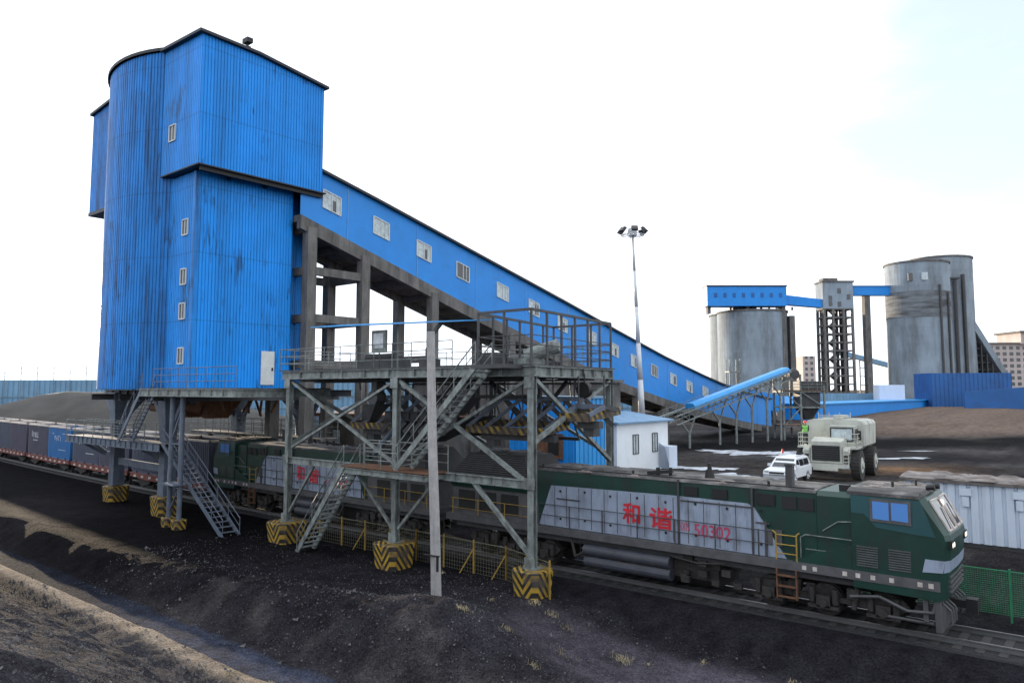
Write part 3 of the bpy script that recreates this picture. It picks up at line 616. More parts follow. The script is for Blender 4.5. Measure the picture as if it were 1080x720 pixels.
# trestles
trl = ['nearest the tower and half hidden by it', 'second from the tower, beam linked to the first', 'third from the tower, just behind the pale foreground pole', 'fourth from the tower, above the steel stair', 'fifth from the tower, behind the railing cage', 'sixth from the tower, left of the white hut', 'seventh from the tower, behind the white hut', 'eighth and shortest, by the foot of the open conveyor']
for i, n in enumerate((2.2, 6.8, 13.75, 23.3, 33, 39.2, 45, 51.5)):
    tb = thing('gallery_trestle', 'concrete trestle of the sloping gallery, '+trl[i], 'trestle', (-40, n, 0), 'concrete trestles under the conveyor gallery')
    zt = ip(GB, n)-.5
    for t in (-38.12, -42.1):
        m = MB(); m.box(t-.32, t+.32, n-.36, n+.36, -.6, zt); part('column', m, 'conc', tb)
    m = MB(); z = zt-1.5
    zs = [15.6, 12.4, 9.3] if i < 2 else ([10.0, 5.5] if i < 4 else [4.6])
    for z in zs:
        if z < zt-1: m.box(-41.78, -38.44, n-.2, n+.2, z-.3, z+.25)
    if i == 0:
        for z in zs:
            for t in (-38.12, -42.1): m.box(t-.18, t+.18, n+.36, 6.44, z-.3, z+.25)
    if m.v: part('cross_beam', m, 'conc', tb)
# ------------------------------------------------------------------ striped footings and steel platform over the track
def footing(t, n, w, h, lab, z=-.35, top=.8):
    w *= .88; h *= .88; m = MB(); c = w*.3
    def oct_(s, z): 
        a, b = w*s, (w-c)*s
        return [(t-b, n-a, z), (t+b, n-a, z), (t+a, n-b, z), (t+a, n+b, z), (t+b, n+a, z), (t-b, n+a, z), (t-a, n+b, z), (t-a, n-b, z)]
    m.rings([oct_(.90, z), oct_(.96, z+h*.5), oct_(1.04, z+h-.04), oct_(1.0, z+h)])
    solo('striped_footing', m, 'chevron', lab, 'footing', (t, n, z+h*.55), 'yellow and black striped footings')
for a in [(-51.7, -4.0, .8, 1.35, 'striped footing under the leftmost front leg of the blue tower'), (-43.0, -4.6, .85, 1.5, 'big striped footing under the front tower leg beside the long ground stair'),
          (-38.9, -6.4, .38, .75, 'small striped footing, left one of the pair under the thin walkway posts'), (-37.7, -6.4, .4, .75, 'small striped footing, right one of the pair under the thin walkway posts'),
          (-30.2, -4.4, .92, 1.3, 'striped footing under the left platform column, left of the lower steel stair'), (-21.8, -4.45, .85, 1.3, 'striped footing under the middle platform column, left of the pale pole'),
          (-13.95, -4.4, .72, 1.3, 'striped footing under the right platform column, in front of the locomotive tank')]: footing(*a)
m = MB()
pl = thing('loading_platform', 'tall grey steel platform with stairs and railings spanning the track', 'platform', (-22, -4.4, 0))
PN = (-4.4, 3.2)
colt = (-30.2, -21.8, -13.95)
for n, cs in ((PN[0], colt), (PN[1], (-30.6, -22.6, -15.2))):
    for t in cs:
        m = MB(); z0 = .78 if n < 0 else 0; m.ibeam((t, n, z0), (t, n, 8.15), .27, .27, 0, (0, 1, 0)); m.box(t-.3, t+.3, n-.3, n+.3, z0, z0+.06)
        part('column', m, 'steel', pl)
m = MB()
m.ibeam((-30.9, -4.4, 8.35), (-13.7, -4.4, 8.35), .26, .42, 1.6); m.ibeam((-30.9, 3.2, 8.35), (-15.0, 3.2, 8.35), .26, .42)
for (a, b) in ((-30.2, -30.6), (-21.8, -22.6), (-13.9, -15.15)): m.ibeam((a, -4.2, 8.33), (b, 3.2, 8.33), .26, .44, .95)
for t in (-28.5, -26.3, -24.5, -19.8, -17.8, -16): m.ibeam((t, -4.3, 8.37), (t-.8, 3.2, 8.37), .16, .3)
m.ibeam((-30.9, -.8, 8.36), (-14.6, -.8, 8.36), .2, .36)
part('deck_beam', m, 'steel', pl)
m = MB(); m.prism([(-31, -4.55), (-13.8, -4.55), (-15, 3.4), (-31, 3.4)], 8.57, 8.62); part('deck_plate', m, 'steel_dark', pl)
m = MB(); railing(m, [(-31, -4.5, 8.62), (-18.2, -4.5, 8.62)], sp=1.25); railing(m, [(-31, 3.3, 8.62), (-15.2, 3.3, 8.62)], sp=1.6); railing(m, [(-31, -4.5, 8.62), (-31, 3.3, 8.62)], sp=1.6); part('railing', m, 'steel', pl)
# cage at the right end
m = MB(); c1, c2, c3, c4 = Vector((-16.7, -4.5, 8.62)), Vector((-13.9, -4.5, 8.62)), Vector((-15.1, 3.2, 8.62)), Vector((-18.5, 3.2, 8.62)); up = Vector((0, 0, 2.15))
ring = [c1, c2, c3, c4, c1]
for a, b in zip(ring, ring[1:]):
    k = max(1, round((b-a).length/1.35))
    for i in range(k): q = lerp(a, b, i/k); m.beam(q, q+up, .08, .08)
    m.beam(a+up, b+up, .1, .1)
    for z in (.4, .78, 1.15): m.tube(a+Vector((0, 0, z)), b+Vector((0, 0, z)), .022, n=5)
part('cage', m, 'steel_dark', pl)
# machinery on deck
m = MB(); m.tube((-16.8, -1.2, 9.1), (-15.4, -.6, 9.55), .32, n=14); m.box(-17.2, -16.2, -1.6, -.6, 8.62, 9.0); part('winch', m, 'steel', pl)
m = MB(); m.box(-18.6, -17.4, -2.6, -1.8, 8.62, 9.25); m.tube((-18.6, 0, 8.95), (-17.2, 0, 8.95), .3, n=12); m.box(-25.8, -22.6, -3.6, -2.8, 8.62, 9.1); m.tube((-25.4, -3.2, 9.2), (-23.2, -3.2, 9.2), .17, n=10); m.box(-20.9, -20.1, -3.9, -3.3, 8.62, 9.0); m.tube((-20.5, -3.6, 9.0), (-20.5, -3.6, 9.5), .2, n=8)
part('hydraulic_unit', m, 'steel_dark', pl)
m = MB(); m.box(-23.7, -22.7, -4.34, -4.22, 9.35, 10.4); bx = part('control_box', m, 'steel', pl); m = MB(); m.box(-23.55, -22.85, -4.36, -4.345, 9.55, 10.25); part('front_plate', m, 'white_worn', bx); m = MB(); m.tube((-23.2, -4.28, 8.6), (-23.2, -4.28, 9.35), .03); part('stand', m, 'steel_dark', bx)
m = MB(); m.tube((-19.9, -4.2, 8.62), (-19.9, -4.2, 10.3), .05); m.beam((-19.9, -4.2, 9.9), (-19.2, -4.2, 10.5), .16, .12); m.tube((-22.0, -4.2, 8.62), (-22.0, -4.2, 10.6), .04); part('canopy_post', m, 'steel', pl)
m = MB(); m.rings([[(-27.8, -4.9, 10.72), (-27.8, -3.0, 10.95), (-27.8, -3.0, 11.0), (-27.8, -4.9, 10.77)], [(-17.2, -4.9, 10.45), (-17.2, -3.0, 10.62), (-17.2, -3.0, 10.67), (-17.2, -4.9, 10.5)]]); part('canopy', m, 'blue_bright', pl)
# bracing
m = MB(); n = -4.4; B = lambda a, b, w=.16: m.beam(a, b, w*.78, w*.78)
B((-30.0, n, 8.0), (-22.0, n, 4.3)); B((-30.0, n+.05, 4.6), (-22.0, n+.05, 8.0)); B((-30.0, n, 1.3), (-27.9, n, 3.85)); B((-22.0, n, 1.4), (-24.6, n, 3.75)); B((-21.6, n, 1.4), (-19.2, n, 3.75))
B((-21.6, n, 8.0), (-14.2, n, 4.0), .2); B((-21.6, n+.05, 4.4), (-14.2, n+.05, 8.0), .16); B((-17.0, n, 3.8), (-14.1, n, 1.3), .2)
m.beam((-13.95, n+.2, 8.0), (-15.1, 3.0, 4.3), .16, .16); m.beam((-13.95, n+.2, 5.6), (-15.1, 3.0, 8.0), .16, .16); m.beam((-30.2, n+.2, 8), (-30.6, 3, 4.4), .16, .16); m.beam((-30.2, n+.2, 4.8), (-30.6, 3, 8), .16, .16)
m.beam((-30.6, 3.2, 8), (-22.6, 3.2, 4.5), .14, .14); m.beam((-22.6, 3.2, 8), (-15.2, 3.2, 4.5), .14, .14)
part('brace', m, 'steel', pl)
m = MB(); m.ibeam((-30.2, -4.45, 3.95), (-13.95, -4.45, 3.95), .2, .34, 2.0); m.ibeam((-24.2, -5.5, 3.92), (-18.6, -5.5, 3.92), .16, .26)
for t in (-24.1, -21.8, -18.7): m.beam((t, -4.45, 3.93), (t, -5.5, 3.93), .12, .2)
part('lower_beam', m, 'steel', pl)
m = MB(); m.box(-24.3, -18.5, -5.6, -4.3, 4.09, 4.14); part('landing', m, 'rust', pl)
m = MB(); railing(m, [(-22.6, -5.55, 4.14), (-20.4, -5.55, 4.14)], sp=1); railing(m, [(-24.2, -4.3, 4.14), (-18.6, -4.3, 4.14)], sp=1.2); part('landing_railing', m, 'steel', pl)
s3 = thing('lower_stair', 'steel stair from the ground up to the landing under the steel platform', 'stairs', (-28, -5.5, 0)); stairs(s3, (-27.6, -4.6, -.25), (-24.1, -4.6, 4.1), .95, (0, -1, 0), 'steel')
s4 = thing('upper_flight', 'broad steel stair from the landing up to the railing cage on the platform', 'stairs', (-20.5, -5.5, 4.1)); stairs(s4, (-20.6, -4.55, 4.14), (-15.9, -4.55, 8.55), 1.0, (0, -1, 0), 'steel')
m = MB(); m.prism([(-16.1, -5.6), (-14.3, -5.6), (-14.3, -4.6), (-16.1, -4.6)], 8.44, 8.6); part('top_step', m, 'steel_dark', s4)
m = MB(); rnd = random.Random(3)
for n, z in ((-3.6, 8.05), (-2.6, 8.0), (.4, 8.05), (2.2, 7.9)): m.tube((-30.6, n, z), (-14.2, n, z), .045, n=6)
for i in range(26):
    t = rnd.uniform(-30, -15); n = rnd.uniform(-3.8, 2.8); m.tube((t, n, 8.1), (t+rnd.uniform(-.15, .15), n, rnd.uniform(6.2, 7.6)), .03, n=5)
part('pipe_run', m, 'steel_dark', pl)
m = MB()
for a, c in (((-29.5, 1.4, 8.0), (-26, 1.4, 5.2)), ((-24, 1.6, 8.0), (-27, 1.6, 5.4)), ((-21, 1.2, 8), (-18, 1.2, 5.2)), ((-16.4, 1.4, 8), (-19, 1.4, 5.4)), ((-28.5, -.5, 7.2), (-16.5, -.5, 7.3)), ((-28, 1.8, 5.3), (-16, 1.8, 5.3)), ((-25.4, -.5, 8.1), (-25.4, -.5, 6.0)), ((-17.4, .6, 8.1), (-17.4, .6, 5.4)), ((-29.2, 1.8, 8.1), (-29.2, 1.8, 5.0)), ((-22.4, 1.8, 8.1), (-22.4, 1.8, 5.2))): m.beam(a, c, .13, .16)
for i in range(8): t = -28+i*1.5; m.beam((t, 1.8, 5.3), (t+.75, 1.8, 7.2), .07, .07); m.beam((t+.75, 1.8, 7.2), (t+1.5, 1.8, 5.3), .07, .07)
part('hanger', m, 'steel_dark', pl)
# bolted plates at the joints
m = MB()
for t in (-30.2, -21.8, -13.95):
    for z in (7.9, 4.0, 1.0): m.box(t-.24, t+.24, -4.60, -4.565, z-.22, z+.22)
part('gusset_plate', m, 'steel', pl)
# hanging leveller booms with hazard stripes
def boom(t0, t1, nf, nb, zl, zh, lab, bars, lean=1.5):
    b = thing('levelling_boom', lab, 'boom', ((t0+t1)/2, nf, zl), 'striped levelling booms hanging under the platform')
    m = MB()
    for a, c in (((t0, nf, zl), (t1, nf, zl)), ((t0, nb, zl+.25), (t1, nb, zl+.25)), ((t0, nf, zl), (t0, nb, zl+.25)), ((t1, nf, zl), (t1, nb, zl+.25))): m.beam(a, c, .14, .34)
    part('striped_frame', m, 'hazard', b)
    m = MB()
    for i in range(bars):
        f = i/(bars-1); t = t0+(t1-t0)*f; m.beam((t, nf, zl+.1), (t+lean, nf+.9, zh), .16, .16)
    m.beam((t0+lean, nf+.9, zh), (t1+lean, nf+.9, zh), .18, .2); part('strut', m, 'steel_blue', b)
    m = MB()
    for i in range(bars): f = i/(bars-1); t = t0+(t1-t0)*f; m.beam((t+lean, nf+.95, zh), (t+lean*1.7, nf+1.6, zl+.3), .14, .2)
    m.beam((t0+.6, nf+.5, zl-.3), (t1+.3, nf+.5, zl-.3), .3, .3); m.box(t0+.8, t0+1.3, nf+.5, nf+1.0, zl-.8, zl-.3) ; part('lever', m, 'steel_dark', b)
    m = MB(); c = (t0+t1)/2
    for q in (t0+lean+.1, t1+min(lean, 1.0)): m.tube((q, nf+.9, zh), (q, nf+.9, 8.2), .035, n=6)
    part('hanger', m, 'steel_dark', b)
boom(-28.6, -24.4, -1.6, .2, 5.7, 7.2, 'left striped levelling boom hanging between left and middle platform columns', 5)
boom(-20.4, -15.8, -1.2, .6, 5.75, 7.2, 'middle striped levelling boom hanging behind the upper steel stair', 5)
boom(-14.6, -13.2, -1.6, .8, 6.45, 6.9, 'small striped boom at the right platform end below the round hoist', 2, .2)
m = MB(); m.tube((-14.3, -.4, 7.6), (-14.3, -.1, 7.6), .34, n=20); h = solo('hoist_block', m, 'black', 'round black hoist pulley hanging under the right end of the platform', 'hoist', (-14.3, -.3, 7.6))
m = MB(); m.tube((-14.3, -.25, 7.9), (-14.3, -.25, 8.3), .04); m.path([(-14.3, -.25, 7.3), (-14.2, -.25, 7.0), (-14.05, -.25, 6.85), (-13.9, -.25, 6.95)], .05); part('hook', m, 'black', h)
for (t, n, z, l) in ((-24.6, -3.2, 7.2, 'dark chute drive hanging under the platform left of the pale pole'), (-18.8, -3.0, 7.55, 'dark round motor hanging under the platform beside the stair top')):
    m = MB(); m.tube((t, n-.3, z), (t, n+.3, z), .36, n=14); m.box(t-.2, t+.2, n-.2, n+.2, z+.3, 8.3); m.add([(t-.5, n-.5, z-.3), (t+.5, n-.5, z-.3), (t+.5, n+.5, z-.3), (t-.5, n+.5, z-.3), (t-.9, n-.2, z-1.1), (t-.3, n-.2, z-1.1), (t-.3, n+.3, z-1.1), (t-.9, n+.3, z-1.1)], [(0,1,2,3),(7,6,5,4),(0,4,5,1),(1,5,6,2),(2,6,7,3),(3,7,4,0)])
    solo('chute_drive', m, 'steel_dark', l, 'machine', (t, n, z))
m = MB(); m.add([(-24.6, -1.8, 6.0), (-20.6, -1.8, 6.3), (-20.6, 1.2, 6.3), (-24.6, 1.2, 6.0), (-25.4, -1.2, 4.9), (-23.8, -1.2, 4.9), (-23.8, .8, 4.9), (-25.4, .8, 4.9)], [(0,1,2,3),(7,6,5,4),(0,4,5,1),(1,5,6,2),(2,6,7,3),(3,7,4,0)])
m.ibeam((-25.5, -1.9, 6.3), (-20.4, -1.9, 6.3), .3, .45, .6)
for i in range(9): t = -25+i*.55; m.beam((t, -1.9, 6.0), (t-.5, -2.1, 5.5), .1, .2)
for a in ((-24.4, -1, 7.9), (-21, -1, 7.9)): m.tube((a[0], a[1], 6.4), a, .05)
ls = solo('loading_chute', m, 'steel_dark', 'sooty loading chute slung under the platform behind the pale pole', 'chute', (-23, -1, 6))
m = MB(); m.tube((-26.2, -2.0, 4.3), (-24.0, -2.0, 6.2), .14, n=10); part('ram', m, 'steel_blue', ls)
# ------------------------------------------------------------------ brush and plain lettering as mesh
def text_mb(body, size, x, z, y, sx=1, thick=.0, dep=.012, flip=False, left=False, bold=0):
    """front face in the x-z plane at y, facing -y (or +y when flip)"""
    c = bpy.data.curves.new('lettering', 'FONT'); c.body = body; c.size = size; c.extrude = 0; c.offset = thick; c.resolution_u = 3
    o = bpy.data.objects.new('lettering', c); C.objects.link(o); dg = bpy.context.evaluated_depsgraph_get()
    me = bpy.data.meshes.new_from_object(o.evaluated_get(dg)); bpy.data.objects.remove(o); bpy.data.curves.remove(c)
    xs = [v.co.x for v in me.vertices]; ys = [v.co.y for v in me.vertices]
    x0 = min(xs) if left else (min(xs)+max(xs))/2; y0 = (min(ys)+max(ys))/2; s = -1 if flip else 1
    m = MB(); fs = [tuple(p.vertices) for p in me.polygons]
    for k, (dx, dz) in enumerate(((0, 0), (bold, 0), (-bold, 0), (0, bold), (0, -bold)) if bold else ((0, 0),)):   # brush weight: strokes laid side by side
        m.hold = k > 0; m.add([Vector((x+s*(v.co.x-x0)*sx+dx, y-s*(dep+.0012*k), z+v.co.y-y0+dz)) for v in me.vertices], fs)
    bpy.data.meshes.remove(me); return m
# ------------------------------------------------------------------ locomotive, local: x = 0 at the nose, body towards -x, z from rail top
HW = 1.5
def cxs(prof, x): return [(x, y, z) for y, z in prof]
def loco():
    o = thing('diesel_locomotive', '', 'locomotive', (0, 0, 0), 'green and grey freight locomotives', 'L')
    # underframe
    m = MB(); m.box(-21.4, -.55, -HW-.04, HW+.04, 1.48, 1.78); m.box(-21.2, -.6, -1.0, 1.0, 1.15, 1.48); part('underframe', m, 'sill', o)
    m = MB()
    for s in (-1, 1):
        for x in (-4.6, -4.25, -3.3, -2.9, -2.45, -1.9, -1.1, -.8): m.box(x-.07, x+.07, s*(HW+.045)-.012, s*(HW+.045)+.012, 1.56, 1.70)
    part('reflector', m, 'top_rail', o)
    m = MB()
    for i in range(20):
        for s in (-1, 1): m.box(-21.2+i*.95, -20.7+i*.95, s*(HW+.02)-.03, s*(HW+.02)+.03, 1.49, 1.52)
    pass
    # hood: mid body narrower than the cab
    b = 1.32
    hood = [(-b, 1.78), (-b, 4.10), (-b+.1, 4.15), (-.5, 4.19), (.5, 4.19), (b-.1, 4.15), (b, 4.10), (b, 1.78)]
    m = MB(); m.rings([cxs(hood, -16.3), cxs(hood, -4.2)]); part('hood', m, 'green', o)
    m = MB(); rt = [(-b-.04, 4.11), (-b+.08, 4.19), (-.5, 4.24), (.5, 4.24), (b-.08, 4.19), (b+.04, 4.11), (b-.3, 4.11), (0, 4.14), (-b+.3, 4.11)]
    m.rings([cxs(rt, -16.28), cxs(rt, -4.22)]); part('hood_roof', m, 'dusty_roof', o)
    # pale door panels on both sides with slanted ends
    for s in (-1, 1):
        y0, y1 = sorted((s*b, s*(b+.045)))
        m = MB(); m.prism([(-15.95, 1.8), (-5.25, 1.8), (-6.35, 3.42), (-6.6, 3.55), (-9.25, 3.58), (-15.3, 3.50)], y0, y1, 'y'); pn = part('door_panel', m, 'grey_panel', o)
        sm = MB(); x = -15.1
        yy = s*(b+.05)
        while x < -5.9:
            zt = 3.5 if x < -6.4 else 3.5-(x+6.4)*1.5; sm.box(x-.012, x+.012, min(yy-s*.02, yy+s*.004), max(yy-s*.02, yy+s*.004), 1.85, zt); x += .62
        for a, c, z in ((-9.2, -6.4, 3.40), (-15.0, -13.8, 2.95), (-6.3, -5.8, 2.9)): sm.box(a, c, min(yy-s*.02, yy+s*.03), max(yy-s*.02, yy+s*.03), z, z+.05)
        sm.box(-9.33, -9.25, min(yy-s*.02, yy+s*.04), max(yy-s*.02, yy+s*.04), 1.8, 4.2); sm.box(-5.98, -5.9, min(yy-s*.02, yy+s*.04), max(yy-s*.02, yy+s*.04), 1.8, 3.0); sm.box(-6.45, -6.38, min(yy-s*.02, yy+s*.04), max(yy-s*.02, yy+s*.04), 1.8, 4.1)
        part('door_seam', sm, 'steel_dark', pn)
        lt = MB(); x = -14.8; k = 0
        while x < -6: 
            for z in ((2.15, 3.3) if k % 2 else (2.1, 3.25)): lt.box(x-.04, x+.04, min(yy, yy+s*.02), max(yy, yy+s*.02), z, z+.09)
            x += 1.24; k += 1
        part('latch', lt, 'black', pn)
        lv = MB()
        for x in (-6.0, -5.75, -7.0): pass
        for x in (-5.95, -5.62): lv.box(x, x+.24, min(yy, yy+s*.015), max(yy, yy+s*.015), 2.2, 2.75)
        part('louvre', lv, 'sill', pn)
        gl = MB()
        for a, c in ((-9.05, -8.5), (-7.95, -7.35)): gl.box(a, c, min(yy-s*.03, yy+s*.01), max(yy-s*.03, yy+s*.01), 3.62, 3.97)
        for a, c in ((-6.25, -5.6),): gl.box(a, c, min(yy-s*.03, yy+s*.01), max(yy-s*.03, yy+s*.01), 3.55, 3.95)
        part('intake_grille', gl, 'black', o)
        gl = MB(); gl.box(-5.35, -4.85, min(yy-s*.03, yy), max(yy-s*.03, yy), 3.5, 3.93); gl.box(-4.78, -4.28, min(yy-s*.03, yy), max(yy-s*.03, yy), 3.5, 3.93)
        part('filter_grille', gl, 'blackrad', o)
        # lettering
        if s < 0:
            t1 = text_mb('和', .86, -11.35, 2.72, -b-.05, 1.0, 0, bold=.022); t2 = text_mb('谐', .86, -10.05, 2.66, -b-.05, 1.2, 0, bold=.022); n1 = text_mb('HXN', .46, -9.08, 2.46, -b-.05, .5, 0); n2 = text_mb('50302', .64, -7.95, 2.40, -b-.05, .92, 0, bold=.006)
        else:
            t1 = text_mb('和', .86, -10.15, 2.72, b+.05, 1.0, 0, bold=.022, flip=True); t2 = text_mb('谐', .86, -11.45, 2.66, b+.05, 1.2, 0, bold=.022, flip=True); n1 = text_mb('HXN', .38, -12.75, 2.42, b+.05, .55, 0, flip=True); n2 = text_mb('50302', .64, -13.95, 2.40, b+.05, .92, 0, bold=.006, flip=True)
        part('brush_lettering', t1, 'red', pn); part('brush_lettering', t2, 'red', pn); n1.add(n2.v, n2.f); part('running_number', n1, 'pinkred', pn)
    # radiator end with flared black wings
    m = MB(); lo = [(-b-.05, 1.78), (-b-.05, 3.05), (b+.05, 3.05), (b+.05, 1.78)]; m.rings([cxs(lo, -21.1), cxs(lo, -16.31)]); part('radiator_base', m, 'sill', o)
    m = MB(); st = [(-b-.10, 3.05), (-1.56, 3.48), (1.56, 3.48), (b+.10, 3.05)]; m.rings([cxs(st, -21.15), cxs(st, -16.33)]); part('radiator_band', m, 'green', o)
    m = MB(); m.rings([[(-21.2, -1.6, 3.49), (-16.35, -1.6, 3.49), (-16.35, 1.6, 3.49), (-21.2, 1.6, 3.49)], [(-20.3, -1.05, 4.62), (-17.0, -1.05, 4.62), (-17.0, 1.05, 4.62), (-20.3, 1.05, 4.62)]]); rad = part('radiator_wing', m, 'blackrad', o)
    m = MB()
    for i in range(12):
        f = i/12; y = -1.6+.55*f-.02; z = 3.52+1.1*f; a = -21.1+.85*f; c = -16.4-.6*f
        for s in (-1, 1): m.beam((a, -y*s, z), (c, -y*s, z), .05, .025)
    part('louvre', m, 'sill', rad)
    m = MB()
    for x in (-19.6, -17.8): m.tube((x, 0, 4.62), (x, 0, 4.75), .75, n=20)
    part('fan_cowl', m, 'steel_dark', rad)
    m = MB()
    for x in (-20.2, -18.9, -17.6):
        for s in (-1, 1): m.box(x-.5, x+.5, s*(b+.06)-.015, s*(b+.06)+.015, 2.0, 2.9)
    part('radiator_grille', m, 'blackrad', o)
    # cab block: full width, raked windscreen
    c = 1.52
    def side(x0): return x0
    outline = [(-4.2, 1.78), (-.35, 1.25), (-.22, 2.3), (-.12, 3.02), (-.14, 3.2), (-.80, 4.42), (-1.0, 4.55), (-3.3, 4.55), (-3.3, 1.9)]
    rings = []
    def cabring(y, k): return [(x-k*(.10 if x > -1 else 0), y, z-(.07*k if z > 4.2 else 0)) for x, z in [(-3.05, 1.25), (-.42, 1.20), (-.28, 2.3), (-.20, 3.02), (-.24, 3.18), (-.86, 4.26), (-1.05, 4.38), (-3.05, 4.38)]]
    m = MB(); m.rings([cabring(-c, 1.6), cabring(-c+.28, .35), cabring(0, 0), cabring(c-.28, .35), cabring(c, 1.6)]); cab = part('cab', m, 'green', o)
    m = MB(); rf = lambda y, k: [(-.90-.1*k, y, 4.33-.08*k), (-1.05, y, 4.42-.07*k), (-3.15, y, 4.42-.07*k), (-3.15, y, 4.33-.08*k)]
    m.rings([rf(-c-.03, 1.5), rf(-c+.3, .3), rf(0, 0), rf(c-.3, .3), rf(c+.03, 1.5)]); part('cab_roof', m, 'dusty_roof', cab)
    m = MB()
    for k in range(30):
        x = random.uniform(-3.0, -1.2); y = random.uniform(-1.2, 1.2); r = random.uniform(.15, .4); m.frust(x, y, 4.33, 4.40+random.random()*.04, r, r*.8, r*.4, r*.4)
    part('roof_dust', m, 'dirt_top', cab)
    # equipment room between hood and cab, green down to the step, darker recess
    m = MB(); e = 1.36; m.rings([cxs([(-e, 1.78), (-e, 4.05), (-e+.2, 4.2), (e-.2, 4.2), (e, 4.05), (e, 1.78)], -4.18), cxs([(-e, 1.78), (-e, 4.05), (-e+.2, 4.2), (e-.2, 4.2), (e, 4.05), (e, 1.78)], -3.06)]); part('rear_room', m, 'green', o)
    for s in (-1, 1):
        ys = s*(c+.004)
        def pan(poly, mname, name, par, off=.012):
            m = MB(); a, d = sorted((ys-s*.02, ys+s*off)); m.prism(poly, a, d, 'y'); return part(name, m, mname, par)
        pan([(-3.04, 3.62), (-2.65, 3.62), (-2.30, 3.22), (-1.15, 3.12), (-.62, 3.10), (-1.0, 4.17), (-3.04, 4.20)], 'green2', 'upper_panel', cab)
        pan([(-1.02, 2.02), (-.46, 2.06), (-.40, 2.42), (-.93, 2.42)], 'grey_panel', 'side_stripe', cab, .014)
        fr = pan([(-2.46, 3.42), (-1.27, 3.38), (-1.27, 4.12), (-2.46, 4.14)], 'sill', 'side_window', cab, .05)
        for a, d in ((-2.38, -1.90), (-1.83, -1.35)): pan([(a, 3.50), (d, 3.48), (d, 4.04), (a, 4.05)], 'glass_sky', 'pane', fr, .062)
        for x in (-2.9, -1.95):
            q = MB(); 
            for i in range(9): z = 1.95+i*.075; q.box(x-.02, x+.62, min(ys, ys+s*.02), max(ys, ys+s*.02), z, z+.035)
            part('louvre', q, 'sill', cab)
        # wider lower step box beside the cab
        m = MB(); a, d = sorted((s*1.30, s*1.50)); m.prism([(-5.0, 1.78), (-3.06, 1.78), (-3.06, 2.5), (-3.45, 2.48), (-3.7, 2.28), (-4.2, 2.22), (-4.6, 1.95), (-4.9, 1.9)], a, d, 'y'); part('step_box', m, 'green', o)
        # handrail posts along the running board
        m = MB(); yy = s*1.47; posts = [-15.9+i*1.62 for i in range(7)]
        for x in posts: m.tube((x, yy, 1.78), (x, yy, 2.72), .026, n=6)
        for z in (2.70, 2.25): m.tube((-15.9, yy, z), (-5.75, yy, z), .017, n=6)
        part('side_railing', m, 'steel_dark', o)
        m = MB(); m.path([(-21.1, yy+s*.02, 2.5), (-16.2, yy+s*.02, 2.5)], .017); m.path([(-21.1, yy+s*.02, 2.05), (-16.2, yy+s*.02, 2.05)], .014)
        for x in (-21.0, -19.4, -17.8, -16.2): m.tube((x, yy+s*.02, 1.78), (x, yy+s*.02, 2.5), .022, n=6)
        part('rear_railing', m, 'yellow', o)
        m = MB(); m.path([(-4.72, yy, 1.8), (-4.72, yy, 2.62), (-4.55, yy, 2.72), (-3.06, yy+s*.06, 2.72)], .02); m.path([(-4.0, s*1.4, 2.9), (-3.5, s*1.42, 3.25), (-3.05, s*1.45, 3.3)], .02); m.path([(-4.55, yy, 2.25), (-3.1, yy, 2.25)], .014); part('cab_handrail', m, 'steel', o)
        m = MB()
        for x in (-5.55, -4.85): m.path([(x, yy+s*.03, 1.5), (x, yy+s*.03, 2.65), (x-.12 if x < -5 else x+.1, yy+s*.02, 2.74)], .028)
        for z in (2.3, 2.62, 2.0): m.tube((-5.55, yy+s*.03, z), (-4.85, yy+s*.03, z), .02)
        part('ladder_rail', m, 'yellow', o)
        m = MB(); 
        for z in (.55, .9, 1.25): m.box(-5.5, -4.9, min(yy, yy+s*.16), max(yy, yy+s*.16), z, z+.04)
        for x in (-5.53, -4.87): m.box(x-.02, x+.02, min(yy, yy+s*.12), max(yy, yy+s*.12), .5, 1.5)
        part('step', m, 'rust', o)
    # windscreen, headlamps, nose stripe
    def nose(y, z):   # x of the cab front at height z (centre line)
        pr = [(1.2, -.42), (2.3, -.28), (3.02, -.20), (3.18, -.24), (4.26, -.86), (4.38, -1.05)]
        for (a, xa), (d, xd) in zip(pr, pr[1:]):
            if a <= z <= d: x = xa+(xd-xa)*(z-a)/(d-a); break
        k = 0 if abs(y) < .01 else (.35*abs(y)/1.24 if abs(y) < 1.24 else .35+(abs(y)-1.24)/.28*1.25)
        return x-.10*k
    for s in (-1, 1):
        y0, y1 = sorted((s*.10, s*1.15)); m = MB()
        q = [(nose(y, z)+.02, y, z) for y, z in ((y0, 3.28), (y1, 3.28), (y1, 4.14), (y0, 4.14))]; m.add(q+[(x-.05, y, z) for x, y, z in q], [(0,1,2,3),(7,6,5,4),(0,4,5,1),(1,5,6,2),(2,6,7,3),(3,7,4,0)]); ws_ = part('windscreen', m, 'glass_dark', cab)
        m = MB()
        for k in range(4): m.beam(Vector(q[k])+Vector((.01, 0, 0)), Vector(q[(k+1) % 4])+Vector((.01, 0, 0)), .06, .05)
        m.beam((q[0][0]+.05, (y0+y1)/2, 3.3), (nose(.5, 3.9)+.06, (y0+y1)/2+.3, 3.9), .03, .03)
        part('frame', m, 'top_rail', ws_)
        m = MB(); z = 2.86; m.box(nose(1.2*s, z)-.05, nose(1.2*s, z)+.045, min(s*.95, s*1.36), max(s*.95, s*1.36), 2.76, 3.0); hl = part('headlight', m, 'black', cab)
        for y in (1.05, 1.26): m = MB(); m.tube((nose(y, z)+.0, s*y, 2.88), (nose(y, z)+.06, s*y, 2.88), .075, n=12); part('lens', m, 'lamp_on', hl)
    m = MB(); ys_ = [-1.5, -1.24, 0, 1.24, 1.5]
